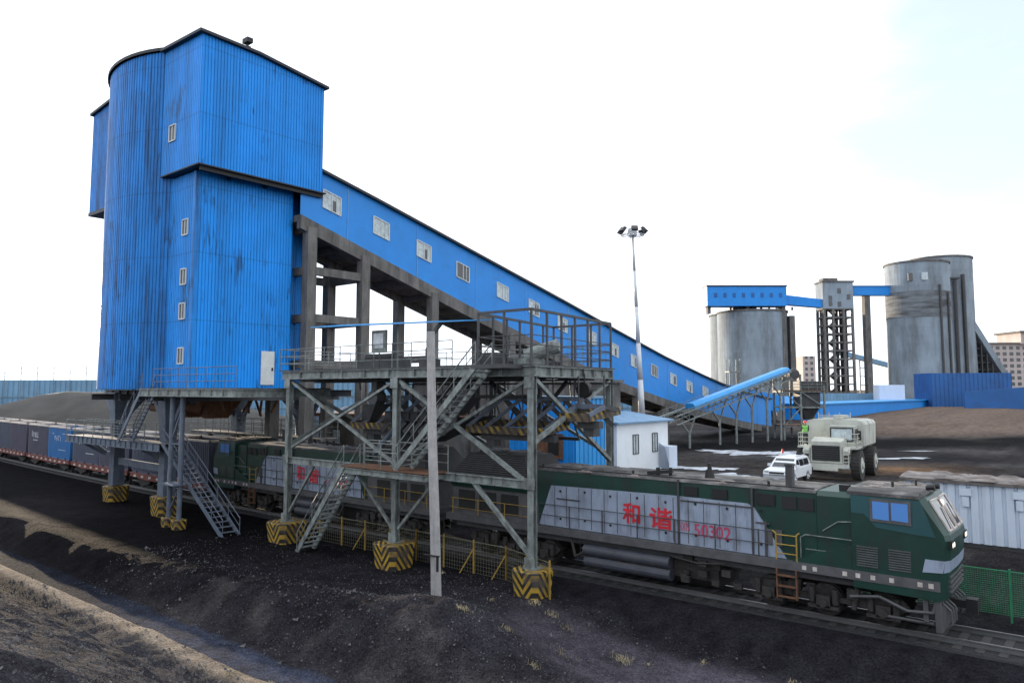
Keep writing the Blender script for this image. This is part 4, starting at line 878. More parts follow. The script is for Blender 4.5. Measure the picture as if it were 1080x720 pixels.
    m.rings([[(nose(y, z)+.015, y, z) for y in ys_] for z in (2.06, 2.42)], close=False, cap=False); part('nose_stripe', m, 'grey_panel', cab)
    m = MB()
    for z in (1.4, 1.55, 1.7, 1.85): m.box(-.42, -.32, -1.1, 1.1, z, z+.05)
    part('nose_step', m, 'sill', cab)
    m = MB(); m.tube((-2.0, -.5, 4.4), (-2.0, -.5, 4.6), .05); m.tube((-1.5, .5, 4.4), (-1.5, .5, 4.6), .04); m.tube((-1.05, -.3, 4.45), (-.8, -.3, 4.49), .07, .10); m.tube((-1.1, .2, 4.45), (-.75, .2, 4.49), .06, .1); part('horn', m, 'black', cab)
    m = MB(); m.tube((-.72, 0, 3.98), (-.62, 0, 3.98), .1, n=12); part('top_lamp', m, 'lamp_on', cab)
    # roof furniture
    m = MB(); m.box(-5.4, -5.16, -.82, -.56, 4.2, 5.0); m.box(-5.43, -5.13, -.85, -.53, 4.92, 4.98); part('exhaust_stack', m, 'steel_dark', o)
    m = MB(); m.tube((-8.4, -.5, 4.2), (-8.4, -.5, 4.55), .2, .14, n=12); m.tube((-8.4, -.5, 4.55), (-8.4, -.5, 4.8), .09, .07, n=10); part('vent_pipe', m, 'black', o)  # unidentified dark roof shape, built as a vent pipe
    m = MB(); m.beam((-10.9, -.8, 4.3), (-9.9, -.6, 4.4), .22, .14); m.tube((-10.5, -.7, 4.2), (-10.5, -.7, 4.52), .08); m.tube((-10.0, -.6, 4.2), (-10.0, -.6, 4.54), .07); m.box(-3.6, -3.3, -.8, -.5, 4.15, 4.4); part('roof_fitting', m, 'black', o)
    m = MB()
    for x in (-15.2, -13.6, -12.0, -9.3, -6.9): m.frust(x, 0, 4.22, 4.29, .62, .75, .5, .62)
    part('roof_hatch', m, 'dusty_roof', o)
    m = MB()
    for k in range(34): x = random.uniform(-16, -4.4); y = random.uniform(-1.2, 1.0); q = random.uniform(.08, .3); m.frust(x, y, 4.17, 4.235+random.random()*.03, q*1.6, q, q*.7, q*.3)
    part('roof_dust', m, 'dirt_top', o)
    m = MB()
    for x in (-15.9, -11.4, -5.9): m.tube((x, -1.1, 4.15), (x, -1.1, 4.38), .05)
    m.tube((-16.1, -1.18, 4.24), (-4.3, -1.18, 4.24), .025); part('roof_vent', m, 'black', o)
    # reservoirs, tank
    m = MB()
    for s in (-1, 1):
        m.tube((-13.6, s*1.28, 1.02), (-9.7, s*1.28, 1.02), .24, n=20); m.tube((-13.6, s*1.2, .56), (-9.7, s*1.2, .56), .25, n=14)
    part('air_reservoir', m, 'reservoir', o, smooth=False)
    m = MB(); m.prism([(-1.0, 1.2), (-1.0, .5), (-.8, .3), (.8, .3), (1.0, .5), (1.0, 1.2)], -13.8, -7.9, 'x'); part('fuel_tank', m, 'bogie', o)
    m = MB()
    for i in range(30):
        x = random.uniform(-9.5, -6.9); s = random.choice((-1, 1)); y = s*random.uniform(1.05, 1.42); z = random.uniform(.5, 1.35); d = random.uniform(.06, .2); m.box(x-d, x+d, y-.08, y+.08, z-d*.7, z+d*.7)
    for s in (-1, 1): m.path([(-9.6, s*1.4, 1.3), (-8.5, s*1.45, 1.2), (-7.4, s*1.4, 1.32)], .035); m.path([(-14.3, s*1.3, 1.4), (-14.0, s*1.45, .7), (-13.6, s*1.45, .9)], .06)
    part('pipework', m, 'bogie', o)
    # bogies
    for bx in (-4.1, -17.6):
        m = MB()
        for s in (-1, 1):
            y0, y1 = sorted((s*.98, s*1.12))
            m.prism([(bx-2.6, .75), (bx-2.4, .95), (bx-1.2, .98), (bx-.9, .72), (bx+.9, .72), (bx+1.2, .98), (bx+2.4, .95), (bx+2.6, .75), (bx+2.4, .55), (bx-2.4, .55)], y0, y1, 'y')
            for dx in (-1.85, 0, 1.85):
                y2, y3 = sorted((s*1.12, s*1.3)); m.box(bx+dx-.22, bx+dx+.22, y2, y3, .36, .74); m.tube((bx+dx, s*1.3, .52), (bx+dx, s*1.36, .52), .15, n=10)
                for q in (-.38, .38): m.tube((bx+dx+q, s*1.2, .5), (bx+dx+q, s*1.2, .98), .11, n=8)
                m.box(bx+dx-.5, bx+dx+.5, y2, y3, .32, .42)
            for dx in (-.95, .95): m.tube((bx+dx, s*1.2, .45), (bx+dx+.15, s*1.2, 1.15), .09, n=8); m.box(bx+dx-.18, bx+dx+.18, min(s*1.1, s*1.3), max(s*1.1, s*1.3), .78, 1.1)
        fr = part('bogie', m, 'bogie', o)
        for dx in (-1.85, 0, 1.85):
            m = MB(); 
            for s in (-.7525, .7525): m.tube((bx+dx, s-.07, .525), (bx+dx, s+.07, .525), .525, n=28); m.tube((bx+dx, s-.10 if s > 0 else s+.10, .525), (bx+dx, s-.07 if s > 0 else s+.07, .525), .56, n=28)
            m.tube((bx+dx, -.75, .525), (bx+dx, .75, .525), .1, n=8); part('wheelset', m, 'bogie', fr)
    # pilot, buffer gear, coupler, hoses
    m = MB(); m.prism([(-1.45, 1.2), (1.45, 1.2), (1.35, .22), (-1.35, .22)], -.75, -.58, 'x'); 
    part('pilot_plate', m, 'sill', o)
    m = MB(); m.box(-.6, -.05, -.12, .12, .78, 1.02); m.box(-.1, .22, -.2, .2, .68, 1.1); m.box(-.02, .14, .12, .3, .74, 1.04); part('coupler', m, 'black', o)
    m = MB(); m.box(-21.9, -21.3, -.12, .12, .78, 1.02); part('rear_coupler', m, 'black', o)
    m = MB()
    for y in (-1.2, -.85, -.5, .5, .85, 1.2): m.path([(-.58, y, 1.1), (-.35, y, .9), (-.33, y+.05, .5), (-.5, y+.08, .32)], .04)
    m.path([(-3.2, -1.4, .9), (-2.3, -1.45, 1.05), (-1.5, -1.45, .75), (-.8, -1.4, .8), (-.7, -1.4, 1.15)], .05); m.path([(-2.2, -1.3, .45), (-.8, -1.3, .45)], .05); m.beam((-1.0, -1.35, 1.3), (-1.0, -1.35, .5), .1, .14)
    part('brake_hose', m, 'sill', o)
    return o
def place_rigid(o, ta_, tb_, flip=False, z=0):
    """sit a vehicle on the curve between stations"""
    a, b = Vector((ta_, nc(ta_))), Vector((tb_, nc(tb_))); ang = math.atan2(b.y-a.y, b.x-a.x)
    if not flip: put(o, b.x, b.y, z, ang)
    else: put(o, a.x, a.y, z, ang+math.pi)
lo1 = loco(); lo2 = copy_tree(lo1)
place_rigid(lo1, -21.6, -.15); place_rigid(lo2, -43.9, -22.4, True)
lo1['label'] = 'front dark green locomotive, its pale doors and right cab clear of the stairs'
lo2['label'] = 'rear dark green locomotive facing left, seen through the steel platform legs'
m = MB(); m.tube((-4, 0, 0), (-4.06, 0, 0), .1, n=12)
# ------------------------------------------------------------------ flat wagons with open-top containers
def container(mname):
    o = thing('open_container', '', 'container', (0, 0, 0), 'open-top coal containers on the flat wagons', 'L')
    Lc, Wc, Hc = 6.06, 1.25, 2.95
    m = MB()
    for s in (-1, 1):
        vs = []; k = 22; st = (Lc-.3)/k; x = .15
        for i in range(k):
            for fr, of in ((0, 0), (.45, 0), (.56, -.045), (.9, -.045)): vs.append((x+(i+fr)*st, s*(Wc+of)))
        vs.append((Lc-.15, s*Wc)); q = []
        for a, y in vs: q += [(a, y, .12), (a, y, Hc-.12)]
        m.add(q, [(2*i, 2*i+2, 2*i+3, 2*i+1) for i in range(len(vs)-1)])
    for x in (0.02, Lc-.02):
        vs = [(x-(.04 if i % 2 else 0)*(1 if x > 1 else -1), -Wc+i*2*Wc/16) for i in range(17)]; q = []
        for a, y in vs: q += [(a, y, .12), (a, y, Hc-.12)]
        m.add(q, [(2*i, 2*i+2, 2*i+3, 2*i+1) for i in range(len(vs)-1)])
    part('side_panel', m, mname, o)
    m = MB()
    for x in (0, Lc):
        for y in (-Wc, Wc): m.box(x-.07 if x else 0, x if x else .15, y-.03, y+.03, 0, Hc) if False else m.box(max(0, x-.15), max(.15, x), min(y, y-math.copysign(.15, y))-.0, max(y, y-math.copysign(.15, y)), 0, Hc)
    for y in (-Wc, Wc): m.box(0, Lc, min(y, y-math.copysign(.12, y)), max(y, y-math.copysign(.12, y)), 0, .13)
    part('frame', m, mname, o)
    m = MB()
    for y in (-Wc, Wc): m.box(0, Lc, y-.05, y+.05, Hc-.12, Hc+.02)
    for x in (.05, Lc-.05): m.box(x-.05, x+.05, -Wc+.05, Wc-.05, Hc-.12, Hc+.015)
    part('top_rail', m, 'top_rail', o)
    m = MB(); R_ = []
    for i in range(13):
        x = .12+i*(Lc-.24)/12; R_.append([(x, -Wc+.1+j*(2*Wc-.2)/6, Hc-.55+.33*math.sin(math.pi*j/6)*math.sin(math.pi*(i+.5)/13)+.05*random.random()) for j in range(7)])
    m.rings(R_, close=False, cap=False); part('coal_load', m, 'coal', o)
    m = MB()
    for x in (1.0, 3.0, 5.0): m.box(x-.09, x+.09, -Wc-.06, -Wc+.05, -.02, .12)
    part('corner_lock', m, 'black', o)
    return o
def wagon():
    o = thing('flat_wagon', '', 'flat wagon', (0, 0, 0), 'brown red flat wagons', 'L')
    m = MB()
    for s in (-1, 1): m.prism([(.2, 1.12), (12.6, 1.12), (12.6, .85), (10, .72), (2.8, .72), (.2, .85)], min(s*1.35, s*1.25), max(s*1.35, s*1.25), 'y'); m.box(.2, 12.6, min(s*1.40, s*1.2), max(s*1.40, s*1.2), 1.1, 1.16)
    part('side_sill', m, 'wagon_red', o)
    m = MB()
    for i in range(9):
        for s in (-1, 1): x = 1.2+i*1.3; m.box(x-.2, x+.2, s*1.37-.02, s*1.37+.02, .86, 1.02)
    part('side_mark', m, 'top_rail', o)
    m = MB(); m.box(.25, 12.55, -1.2, 1.2, 1.0, 1.14); m.box(.0, 12.8, -.2, .2, .7, 1.0); part('deck', m, 'bogie', o)
    for bx in (2.1, 10.7):
        m = MB()
        for s in (-1, 1): m.prism([(bx-1.2, .5), (bx-.9, .65), (bx-.3, .72), (bx+.3, .72), (bx+.9, .65), (bx+1.2, .5), (bx+.9, .4), (bx+.3, .25), (bx-.3, .25), (bx-.9, .4)], min(s*.95, s*1.1), max(s*.95, s*1.1), 'y')
        fr = part('bogie', m, 'bogie', o)
        for dx in (-.875, .875):
            m = MB()
            for s in (-.7525, .7525): m.tube((bx+dx, s-.07, .42), (bx+dx, s+.07, .42), .42, n=18)
            m.tube((bx+dx, -.75, .42), (bx+dx, .75, .42), .08, n=6); part('wheelset', m, 'bogie', fr)
    return o
wg = wagon(); ce = 0
c_slate, c_viol, c_blue = container('cont_slate'), container('cont_violet'), container('cont_blue')
used = set()
def proto(p):
    if p.name in used: return copy_tree(p)
    used.add(p.name); return p
wl = ['flat wagon coupled to the rear locomotive under the tower', 'flat wagon left of the tower legs, second behind the locomotives', 'flat wagon carrying the bright blue container', 'fourth flat wagon from the tower, at the left edge of the photo', 'fifth flat wagon, beyond the left edge of the photo', 'sixth flat wagon, farthest beyond the left edge']
cl = [['dark slate container hidden behind the big tower leg, nearest the locomotives', 'slate grey container behind the crossing service deck under the tower'], ['slate container between the two front tower legs', 'dull slate container with tall white marks, right behind the dark gap'],
      ['bright blue container with faded white writing', 'violet grey container left of the bright blue one'], ['violet container at the left frame edge, second left of the blue one', 'slate container just left of the violet one with white marks'], ['fifth wagon container on its right half, outside the left edge', 'fifth wagon container on its left half, outside the left edge'], ['sixth wagon container on its right half, outside the left edge', 'farthest container of the whole row']]
ck = [[c_slate, c_slate], [c_viol, c_slate], [c_blue, c_viol], [c_viol, c_slate], [c_slate, c_viol], [c_viol, c_viol]]
conts = []
for i in range(6):
    b1 = -44.4-i*12.95; a1 = b1-12.8
    o = proto(wg); aa, bb = Vector((a1, nc(a1))), Vector((b1, nc(b1))); ang = math.atan2(bb.y-aa.y, bb.x-aa.x)
    put(o, aa.x, aa.y, 0, ang); o['label'] = wl[i]
    for k in range(2):
        c = proto(ck[i][k]); f = (6.45 if k == 0 else .27)/12.8; p = aa+(bb-aa)*f; put(c, p.x, p.y, 1.165, ang); c['label'] = cl[i][k]; conts.append(c)
# worn white marks painted on three containers
def marks(c, strokes):
    m = MB()
    for x0, x1, z0, z1 in strokes: m.box(x0, x1, -1.268, -1.256, z0, z1)
    p = part('painted_mark', m, 'white_worn', c); return p
big = [(1.2, 1.3, 1.7, 2.3), (1.6, 1.7, 1.7, 2.2), (1.6, 1.95, 2.0, 2.08), (2.1, 2.2, 1.65, 2.15), (2.3, 2.38, 1.7, 2.2), (2.55, 2.62, 1.65, 2.2), (2.75, 3.15, 1.68, 1.76), (2.9, 2.98, 1.65, 2.2), (1.6, 3.0, 1.38, 1.44)]
marks(conts[5], big); marks(conts[3], [(1.5, 1.6, 1.6, 2.3), (1.95, 2.02, 1.65, 2.1), (2.15, 2.4, 1.9, 1.96), (2.5, 2.57, 1.65, 2.1), (2.75, 3.05, 1.7, 1.76), (3.0, 3.06, 1.7, 2.1), (3.2, 5.0, .85, .9)])
marks(conts[4], [(1.2, 1.6, 2.25, 2.3), (1.9, 1.97, 1.7, 2.1), (1.75, 2.15, 1.95, 2.0), (2.4, 2.47, 1.6, 2.1), (2.3, 2.6, 1.8, 1.86), (2.85, 2.92, 1.65, 2.1), (2.8, 3.2, 2.05, 2.1), (3.4, 3.47, 1.6, 2.05), (4.0, 4.5, 2.3, 2.34), (3.0, 4.9, .8, .84)])
marks(conts[2], [(1.6, 1.68, 1.6, 2.0), (2.0, 2.3, 1.8, 1.86), (2.6, 2.67, 1.6, 2.0), (3.1, 3.4, 1.65, 1.7), (1.8, 3.6, 1.3, 1.34)])
# ------------------------------------------------------------------ foreground pole, wire fences
m = MB(); p0, p1 = Vector((-15.4, -8.1, -.3)), Vector((-15.72, -8.2, 9.75)); zs = 14
m.rings([[lerp(p0, p1, f)+Vector((a*(.135-.03*f)+.02*math.sin(f*7), b*(.135-.03*f), 0)) for a, b in ((-1, -1), (1, -1), (1, 1), (-1, 1))] for f in [i/zs for i in range(zs+1)]])
po = solo('concrete_pole', m, 'conc_pole', 'tall pale square concrete pole standing alone in the foreground', 'pole', (-15.4, -8.1, 0))
m = MB(); m.beam((-15.8, -8.35, 1.72), (-15.05, -8.33, 1.74), .05, .05); m.beam((-15.62, -8.32, 1.5), (-15.62, -8.32, 1.76), .04, .04); m.box(-15.2, -15.12, -8.33, -8.28, 1.2, 1.75); part('clamp', m, 'black', po)
def wire_fence(root, pts, h, cell, r, postr, mpost, mwire, sp=2.2, brace=False, z=0):
    ps = MB(); wr = MB(); br = MB()
    for a, b in zip(pts, pts[1:]):
        a, b = Vector((*a, 0)), Vector((*b, 0)); Ln = (b-a).length; k = max(1, round(Ln/sp))
        for i in range(k+1):
            q = lerp(a, b, i/k); z0 = z if z is not None else gz(q.x, q.y); ps.beam(q+Vector((0, 0, z0-.2)), q+Vector((0, 0, z0+h+.08)), postr*2, postr*2)
            if brace and i % 2 == 0: br.beam(q+Vector((0, 0, z0+h*.8)), q+Vector((-.55, -.3, z0)), .05, .05)
        for i in range(int(Ln/cell)+1):
            q = lerp(a, b, i*cell/Ln); z0 = z if z is not None else gz(q.x, q.y); wr.tube(q+Vector((0, 0, z0+.05)), q+Vector((0, 0, z0+h)), r, n=3, cap=False)
        for j in range(int(h/cell)+1):
            zz = .05+j*cell; z0 = z if z is not None else 0; wr.tube(a+Vector((0, 0, z0+zz)), b+Vector((0, 0, z0+zz)), r, n=3, cap=False)
        wr.tube(a+Vector((0, 0, z0+h)), b+Vector((0, 0, z0+h)), r*2.5, n=4)
    part('post', ps, mpost, root); part('wire_mesh', wr, mwire, root)
    if br.v: part('brace', br, 'yellow', root)
wf = thing('wire_fence', 'low wire mesh fence with rusty yellow posts between the platform columns', 'fence', (-20, -3.3, -.2)); wire_fence(wf, [(-29, -3.2), (-21.8, -3.1), (-16.2, -3.3), (-13.2, -4.3)], 1.35, .16, .006, .03, 'yellow', 'fence_wire', 2.0, True, -.25)
gf = thing('green_fence', 'green wire mesh fence behind the rails at the right edge', 'fence', (2, 3.4, 0)); wire_fence(gf, [(-4, 3.3), (12, 3.5)], 1.5, .07, .006, .03, 'fence_green', 'fence_green', 2.4, False, -.05)
# ------------------------------------------------------------------ white corrugated container building at the right
cw_ = thing('container_cabin', 'long white corrugated cabin with dirt crusted roof and barred window', 'cabin', (0, 9.4, 1.2))
z0 = 1.22
m = MB(); m.ribs([(-3.9, 9.4), (6.2, 9.4)], z0, [z0+2.45]*2, .42, .09, 1); m.ribs([(-3.9, 11.9), (-3.9, 9.4)], z0, [z0+2.45]*2, .42, .09, 1); m.ribs([(6.2, 9.4), (6.2, 11.9)], z0, [z0+2.45]*2, .42, .09, 1); part('wall', m, 'cont_white', cw_)
m = MB(); R_ = []
for i in range(40):
    t = -4.05+i*10.4/39; R_.append([(t, 9.25, z0+2.43), (t, 9.2+.05*random.random(), z0+2.56), (t, 9.9, z0+2.62+.06*random.random()), (t, 11, z0+2.64+.07*random.random()), (t, 12.05, z0+2.55), (t, 12.05, z0+2.43)])
m.rings(R_); part('roof', m, 'dirt_top', cw_)
for t in (-1.55, .35): 
    m = MB(); m.box(t-.22, t+.22, 9.3, 9.39, z0+1.95, z0+2.25); m.box(t-.12, t+.12, 9.3, 9.39, z0+1.5, z0+1.9); part('vent', m, 'cont_white', cw_)
m = MB(); m.box(1.15, 2.25, 9.36, 9.39, z0+1.1, z0+1.95); wd = part('window', m, 'glass_dark', cw_)
m = MB()
for i in range(8): m.tube((1.18+i*.15, 9.33, z0+1.08), (1.18+i*.15, 9.33, z0+1.97), .013, n=4)
for z in (1.1, 1.52, 1.95): m.tube((1.12, 9.33, z0+z), (2.28, 9.33, z0+z), .016, n=4)
part('bars', m, 'frame_w', wd)
m = MB(); m.box(-4.0, 6.3, 9.5, 11.8, .6, z0); part('plinth', m, 'steel_dark', cw_)
# debris on the roof
m = MB()
for i in range(26):
    t = random.uniform(-3.6, 2); n = random.uniform(9.4, 11.5); r = random.uniform(.1, .35); m.frust(t, n, z0+2.6, z0+2.66+random.random()*.07, r*1.5, r, r*.7, r*.3)
part('rubble', m, 'dirt_top', cw_)
# ------------------------------------------------------------------ sheds and huts behind the train
sh = thing('blue_shed', 'bright blue ribbed shed with a brown broken window behind the loco', 'shed', (-27, 13.7, 1))
m = MB(); m.ribs([(-30.2, 13.7), (-24.5, 13.7)], .4, [7.0, 7.0], .5, .05, 1); part('wall', m, 'blue_gal', sh)
m = MB(); m.ribs([(-24.48, 13.7), (-24.48, 17.3)], .4, [7.0, 7.0], .5, .07, 1); m.ribs([(-24.48, 17.3), (-30.2, 17.3), (-30.2, 13.7)], .4, [7.0]*3, .5, .07, 1); part('side_wall', m, 'blue_bright', sh)
m = MB(); m.box(-30.35, -24.35, 13.55, 17.45, 7.0, 7.14); part('roof', m, 'blue_light', sh)
m = MB(); m.box(-28.1, -25.5, 13.6, 13.68, 3.0, 4.6); m.beam((-26.9, 13.58, 3), (-26.9, 13.58, 4.6), .1, .06); m.beam((-28.1, 13.58, 3.0), (-25.5, 13.58, 3.0), .12, .08); m.beam((-28.1, 13.58, 4.6), (-25.5, 13.58, 4.6), .12, .08); wd = part('window', m, 'rust', sh)
m = MB(); m.box(-26.7, -25.8, 13.57, 13.595, 3.2, 4.3); part('opening', m, 'black', wd)
hu = thing('white_hut', 'white rendered hut with faded blue roof and two windows beside the mast', 'hut', (-28.5, 26, 1))
m = MB(); m.prism([(-30.2, 22.4), (-26.7, 22.4), (-26.7, 30.6), (-30.2, 30.6)], .5, 4.95); part('wall', m, 'white_wall', hu)
m = MB(); m.rings([[(-30.9, 22.0, 5.55), (-26.3, 22.0, 4.93), (-26.3, 22.0, 5.05), (-30.9, 22.0, 5.7)], [(-30.9, 31.0, 5.55), (-26.3, 31.0, 4.93), (-26.3, 31.0, 5.05), (-30.9, 31.0, 5.7)]]); m.box(-30.1, -26.75, 22.45, 30.5, 4.94, 5.0); part('roof', m, 'hut_roof', hu)
for n in (25.2, 28.3): window(hu, (-26.7, n-.42), (-26.7, n+.42), 2.5, 4.0, (1, 0), 'sill', 'glass_pale', 1)
m = MB(); m.rings([[(-26.6, 28.9, .9), (-25.6, 28.9, .9), (-25.6, 28.95, .9), (-26.6, 28.95, .9)], [(-26.66, 28.9, 3.2), (-26.1, 28.9, 2.9), (-26.1, 28.95, 2.9), (-26.66, 28.95, 3.2)]]); m.box(-26.6, -25.7, 28.9, 30.3, .9, 2.9)
solo('leaning_board', m, 'cont_white', 'pale board box against the right side of the white hut', 'board', (-26, 29, .9))
h2 = thing('white_hut', 'low white wall hut with blue roof seen between stair and column', 'hut', (-3, 76, 1), frame='W')
m = MB(); m.box(-6.5, .6, 76, 80, .5, 3.6); part('wall', m, 'white_wall', h2); m = MB(); m.box(-6.8, .9, 75.6, 80.4, 3.6, 3.9); part('roof', m, 'blue_light', h2)
m = MB()
for x in (-5.6, -3.4, -1.2): m.box(x-.5, x+.5, 75.95, 75.99, 1.9, 3.0)
part('window', m, 'glass_dark', h2)
sg = thing('warning_sign', 'yellow diamond warning sign in front of the low white hut', 'sign', (-1.5, 66, 1), frame='W')
m = MB(); m.prism([(-1.5, 3.1), (-.85, 3.75), (-1.5, 4.4), (-2.15, 3.75)], 65.97, 66.03, 'y'); part('sign_face', m, 'signy', sg); m = MB(); m.tube((-1.5, 66.06, .5), (-1.5, 66.06, 4.2), .05); part('post', m, 'steel', sg)
bk = thing('concrete_bunker', 'pale concrete bunker behind the blue shed under the gallery', 'bunker', (5, 66, 1), frame='W')
m = MB(); m.box(-9, 9.8, 68, 72, .4, 8.2); part('wall', m, 'conc', bk); m = MB(); 
for x in (-7, -3.5, 0, 3.5, 7): m.box(x-.2, x+.2, 67.7, 68, .4, 8.35)
part('buttress', m, 'conc', bk); m = MB(); m.box(-9.3, 10.1, 67.6, 72.2, 8.2, 8.45); part('coping', m, 'conc', bk)
# clutter in the dark bay under the tower: tanks and pipes of the loading plant
for x, y, r, l in ((-13.5, 62, 1.5, 'rusty grey tank standing left under the platform'), (-17.6, 66, 1.3, 'rusty grey tank standing behind the tower legs')):
    tk = thing('storage_tank', l, 'tank', (x, y, .8), frame='W'); m = MB(); m.tube((x, y, 1.4), (x, y, 5.6), r, n=20); m.tube((x, y, 5.6), (x, y, 6.2), r, .3, n=20); part('shell', m, 'conc_silo', tk); m = MB()
    for a in range(4): m.tube((x+r*.8*math.cos(a*1.57), y+r*.8*math.sin(a*1.57), .3), (x+r*.8*math.cos(a*1.57), y+r*.8*math.sin(a*1.57), 1.4), .08)
    m.tube((x+r+.1, y, 1), (x+r+.1, y, 6), .06); part('leg', m, 'rust', tk)
bb = thing('plant_room', 'grey brown plant room with doors behind the track under the tower', 'building', (-40, 8, .5)); m = MB(); m.box(-44, -33, 7.5, 12, .2, 5.6); part('wall', m, 'conc_soffit', bb)
m = MB(); m.box(-44.3, -32.7, 7.1, 12.3, 5.6, 5.85); part('roof', m, 'rust', bb)
for t in (-42, -38.5, -35): m = MB(); m.box(t-.6, t+.6, 7.42, 7.49, .5 if t > -37 else 2.4, 4.6); part('window' if t < -37 else 'door', m, 'steel' if t > -37 else 'glass_pale', bb)
# ------------------------------------------------------------------ mast with floodlights
mt = thing('light_mast', 'tall slender floodlight mast rising behind the white hut', 'light mast', (13.75, 80, 1), frame='W')
b0, b1 = Vector((13.95, 80, .8)), Vector((13.05, 80, 24.2)); m = MB()
for i in range(6): m.tube(lerp(b0, b1, i/6), lerp(b0, b1, (i+1)/6), .40-.05*i, .35-.05*i if i < 5 else .12, n=12)
part('mast', m, 'galv', mt, smooth=True)
m = MB(); m.tube(b1+Vector((0, 0, -.1)), b1+Vector((0, 0, .7)), .45, .5, n=14); m.tube(b1+Vector((-1.3, 0, .0)), b1+Vector((1.3, 0, .0)), .06); m.tube(b1+Vector((0, -1.3, .0)), b1+Vector((0, 1.3, .0)), .06)
k = 16; rg = [b1+Vector((math.cos(6.283*i/k)*1.2, math.sin(6.283*i/k)*1.2, 0)) for i in range(k+1)]; m.path(rg, .05); part('head_ring', m, 'galv', mt)
for i in range(6):
    a = 6.283*(i+.5)/6; c = b1+Vector((math.cos(a)*1.45, math.sin(a)*1.45, .35)); o_ = Vector((math.cos(a), math.sin(a), 0)); s_ = Vector((-o_.y, o_.x, 0)); dn = Vector((0, 0, -.25))
    m = MB(); q = [c-o_*.15-s_*.35+Vector((0, 0, .45)), c-o_*.15+s_*.35+Vector((0, 0, .45)), c+o_*.25+s_*.35+dn*0, c+o_*.25-s_*.35+dn*0]; m.add(q+[v-o_*.3+Vector((0, 0, -.15)) for v in q], [(0,1,2,3),(7,6,5,4),(0,4,5,1),(1,5,6,2),(2,6,7,3),(3,7,4,0)]); part('floodlight', m, 'steel_dark', mt)
# ------------------------------------------------------------------ open belt conveyor with blue cover
oc = thing('belt_conveyor', 'inclined belt conveyor with bright blue hood on branching steel legs', 'conveyor', (26, 88, 1), frame='W')
c0, c1 = Vector((17.1, 82, 4.6)), Vector((35.0, 96, 9.8)); m = MB(); cc = [(-.62, 0), (-.62, .3), (-.4, .6), (.4, .6), (.62, .3), (.62, 0)]
d = (c1-c0).normalized(); r_ = d.cross(Vector((0, 0, 1))).normalized(); u_ = r_.cross(d)
cA = lerp(c0, c1, .16)
m.rings([[q+r_*a*1.1+u_*b for a, b in cc] for q in (cA, c1)]); part('hood', m, 'blue_bright', oc)
m = MB()
for s in (-1, 1):
    o_ = r_*.8*s; m.beam(c0+o_, c1+o_, .12, .16); m.beam(c0+o_-u_*.9, c1+o_-u_*.9, .1, .12)
    for i in range(20): a = lerp(c0, c1, i/20)+o_; b = lerp(c0, c1, (i+1)/20)+o_; m.beam(a, b-u_*.9, .06, .06); m.beam(a, a-u_*.9, .06, .06)
    for z in (.55, 1.0): m.tube(c0+o_*1.9+u_*z*.0-u_*.1+u_*z*.6, c1+o_*1.9-u_*.1+u_*z*.6, .03, n=5)
m.beam(c0-r_*1.3, c1-r_*1.3, .5, .05); part('truss', m, 'steel', oc)
m = MB()
for f in (.14, .38, .52, .66, .80, .93):
    q = lerp(c0, c1, f)-u_*1.0; g0 = .6
    m.beam((q.x, q.y, g0), (q.x, q.y, q.z-1.6 if q.z > 4 else q.z-.4), .22, .22)
    if q.z > 4:
        for s in (-1, 1): m.beam((q.x, q.y, q.z-1.7), q+d*s*1.3+Vector((0, 0, s*.35+.1)), .14, .14)
part('leg', m, 'steel', oc)
tt_ = thing('transfer_tower', 'open steel transfer tower with pulley at the head of the belt conveyor', 'tower', (44, 117, 1), frame='W'); m = MB()
for x in (41.2, 43.4, 46.4):
    for y in (114.5, 118): m.beam((x, y, .5), (x, y, 9.8 if x < 44 else 8.4), .22, .22)
for z in (3.2, 5.6, 7.6):
    for y in (114.5, 118): m.beam((41.2, y, z), (46.4, y, z), .2, .2)
    for x in (41.2, 43.4, 46.4): m.beam((x, 114.5, z), (x, 118, z), .2, .2)
for a in ((41.2, 3.2, 43.4, 5.6), (43.4, 3.2, 46.4, .8), (43.4, 7.6, 46.4, 5.6), (41.2, 7.6, 43.4, 5.6)): m.beam((a[0], 114.4, a[1]), (a[2], 114.4, a[3]), .12, .12)
part('frame', m, 'steel', tt_)
m = MB(); m.box(41.0, 46.6, 114.3, 118.2, 7.7, 7.8); m.box(41.0, 46.6, 114.3, 118.2, 3.3, 3.38); part('floor', m, 'rust', tt_)
m = MB(); railing(m, [(41, 114.3, 7.8), (46.6, 114.3, 7.8), (46.6, 118.2, 7.8)], 1.1, 1.2, .035); part('railing', m, 'steel', tt_)
m = MB(); m.tube((42.6, 114.2, 9.8), (42.6, 116.5, 9.8), .65, n=16); part('head_pulley', m, 'steel_dark', tt_)
m = MB(); m.box(43.6, 46.0, 114.8, 117.6, 5.7, 8.9); m.add([(43.6, 114.8, 5.7), (46, 114.8, 5.7), (46, 117.6, 5.7), (43.6, 117.6, 5.7), (44.4, 115.6, 4), (45.2, 115.6, 4), (45.2, 116.6, 4), (44.4, 116.6, 4)], [(0, 4, 5, 1), (1, 5, 6, 2), (2, 6, 7, 3), (3, 7, 4, 0), (4, 7, 6, 5)]); part('chute', m, 'steel_dark', tt_)
tt_.location = (44-6.6, 117-18.6, 1-.3)
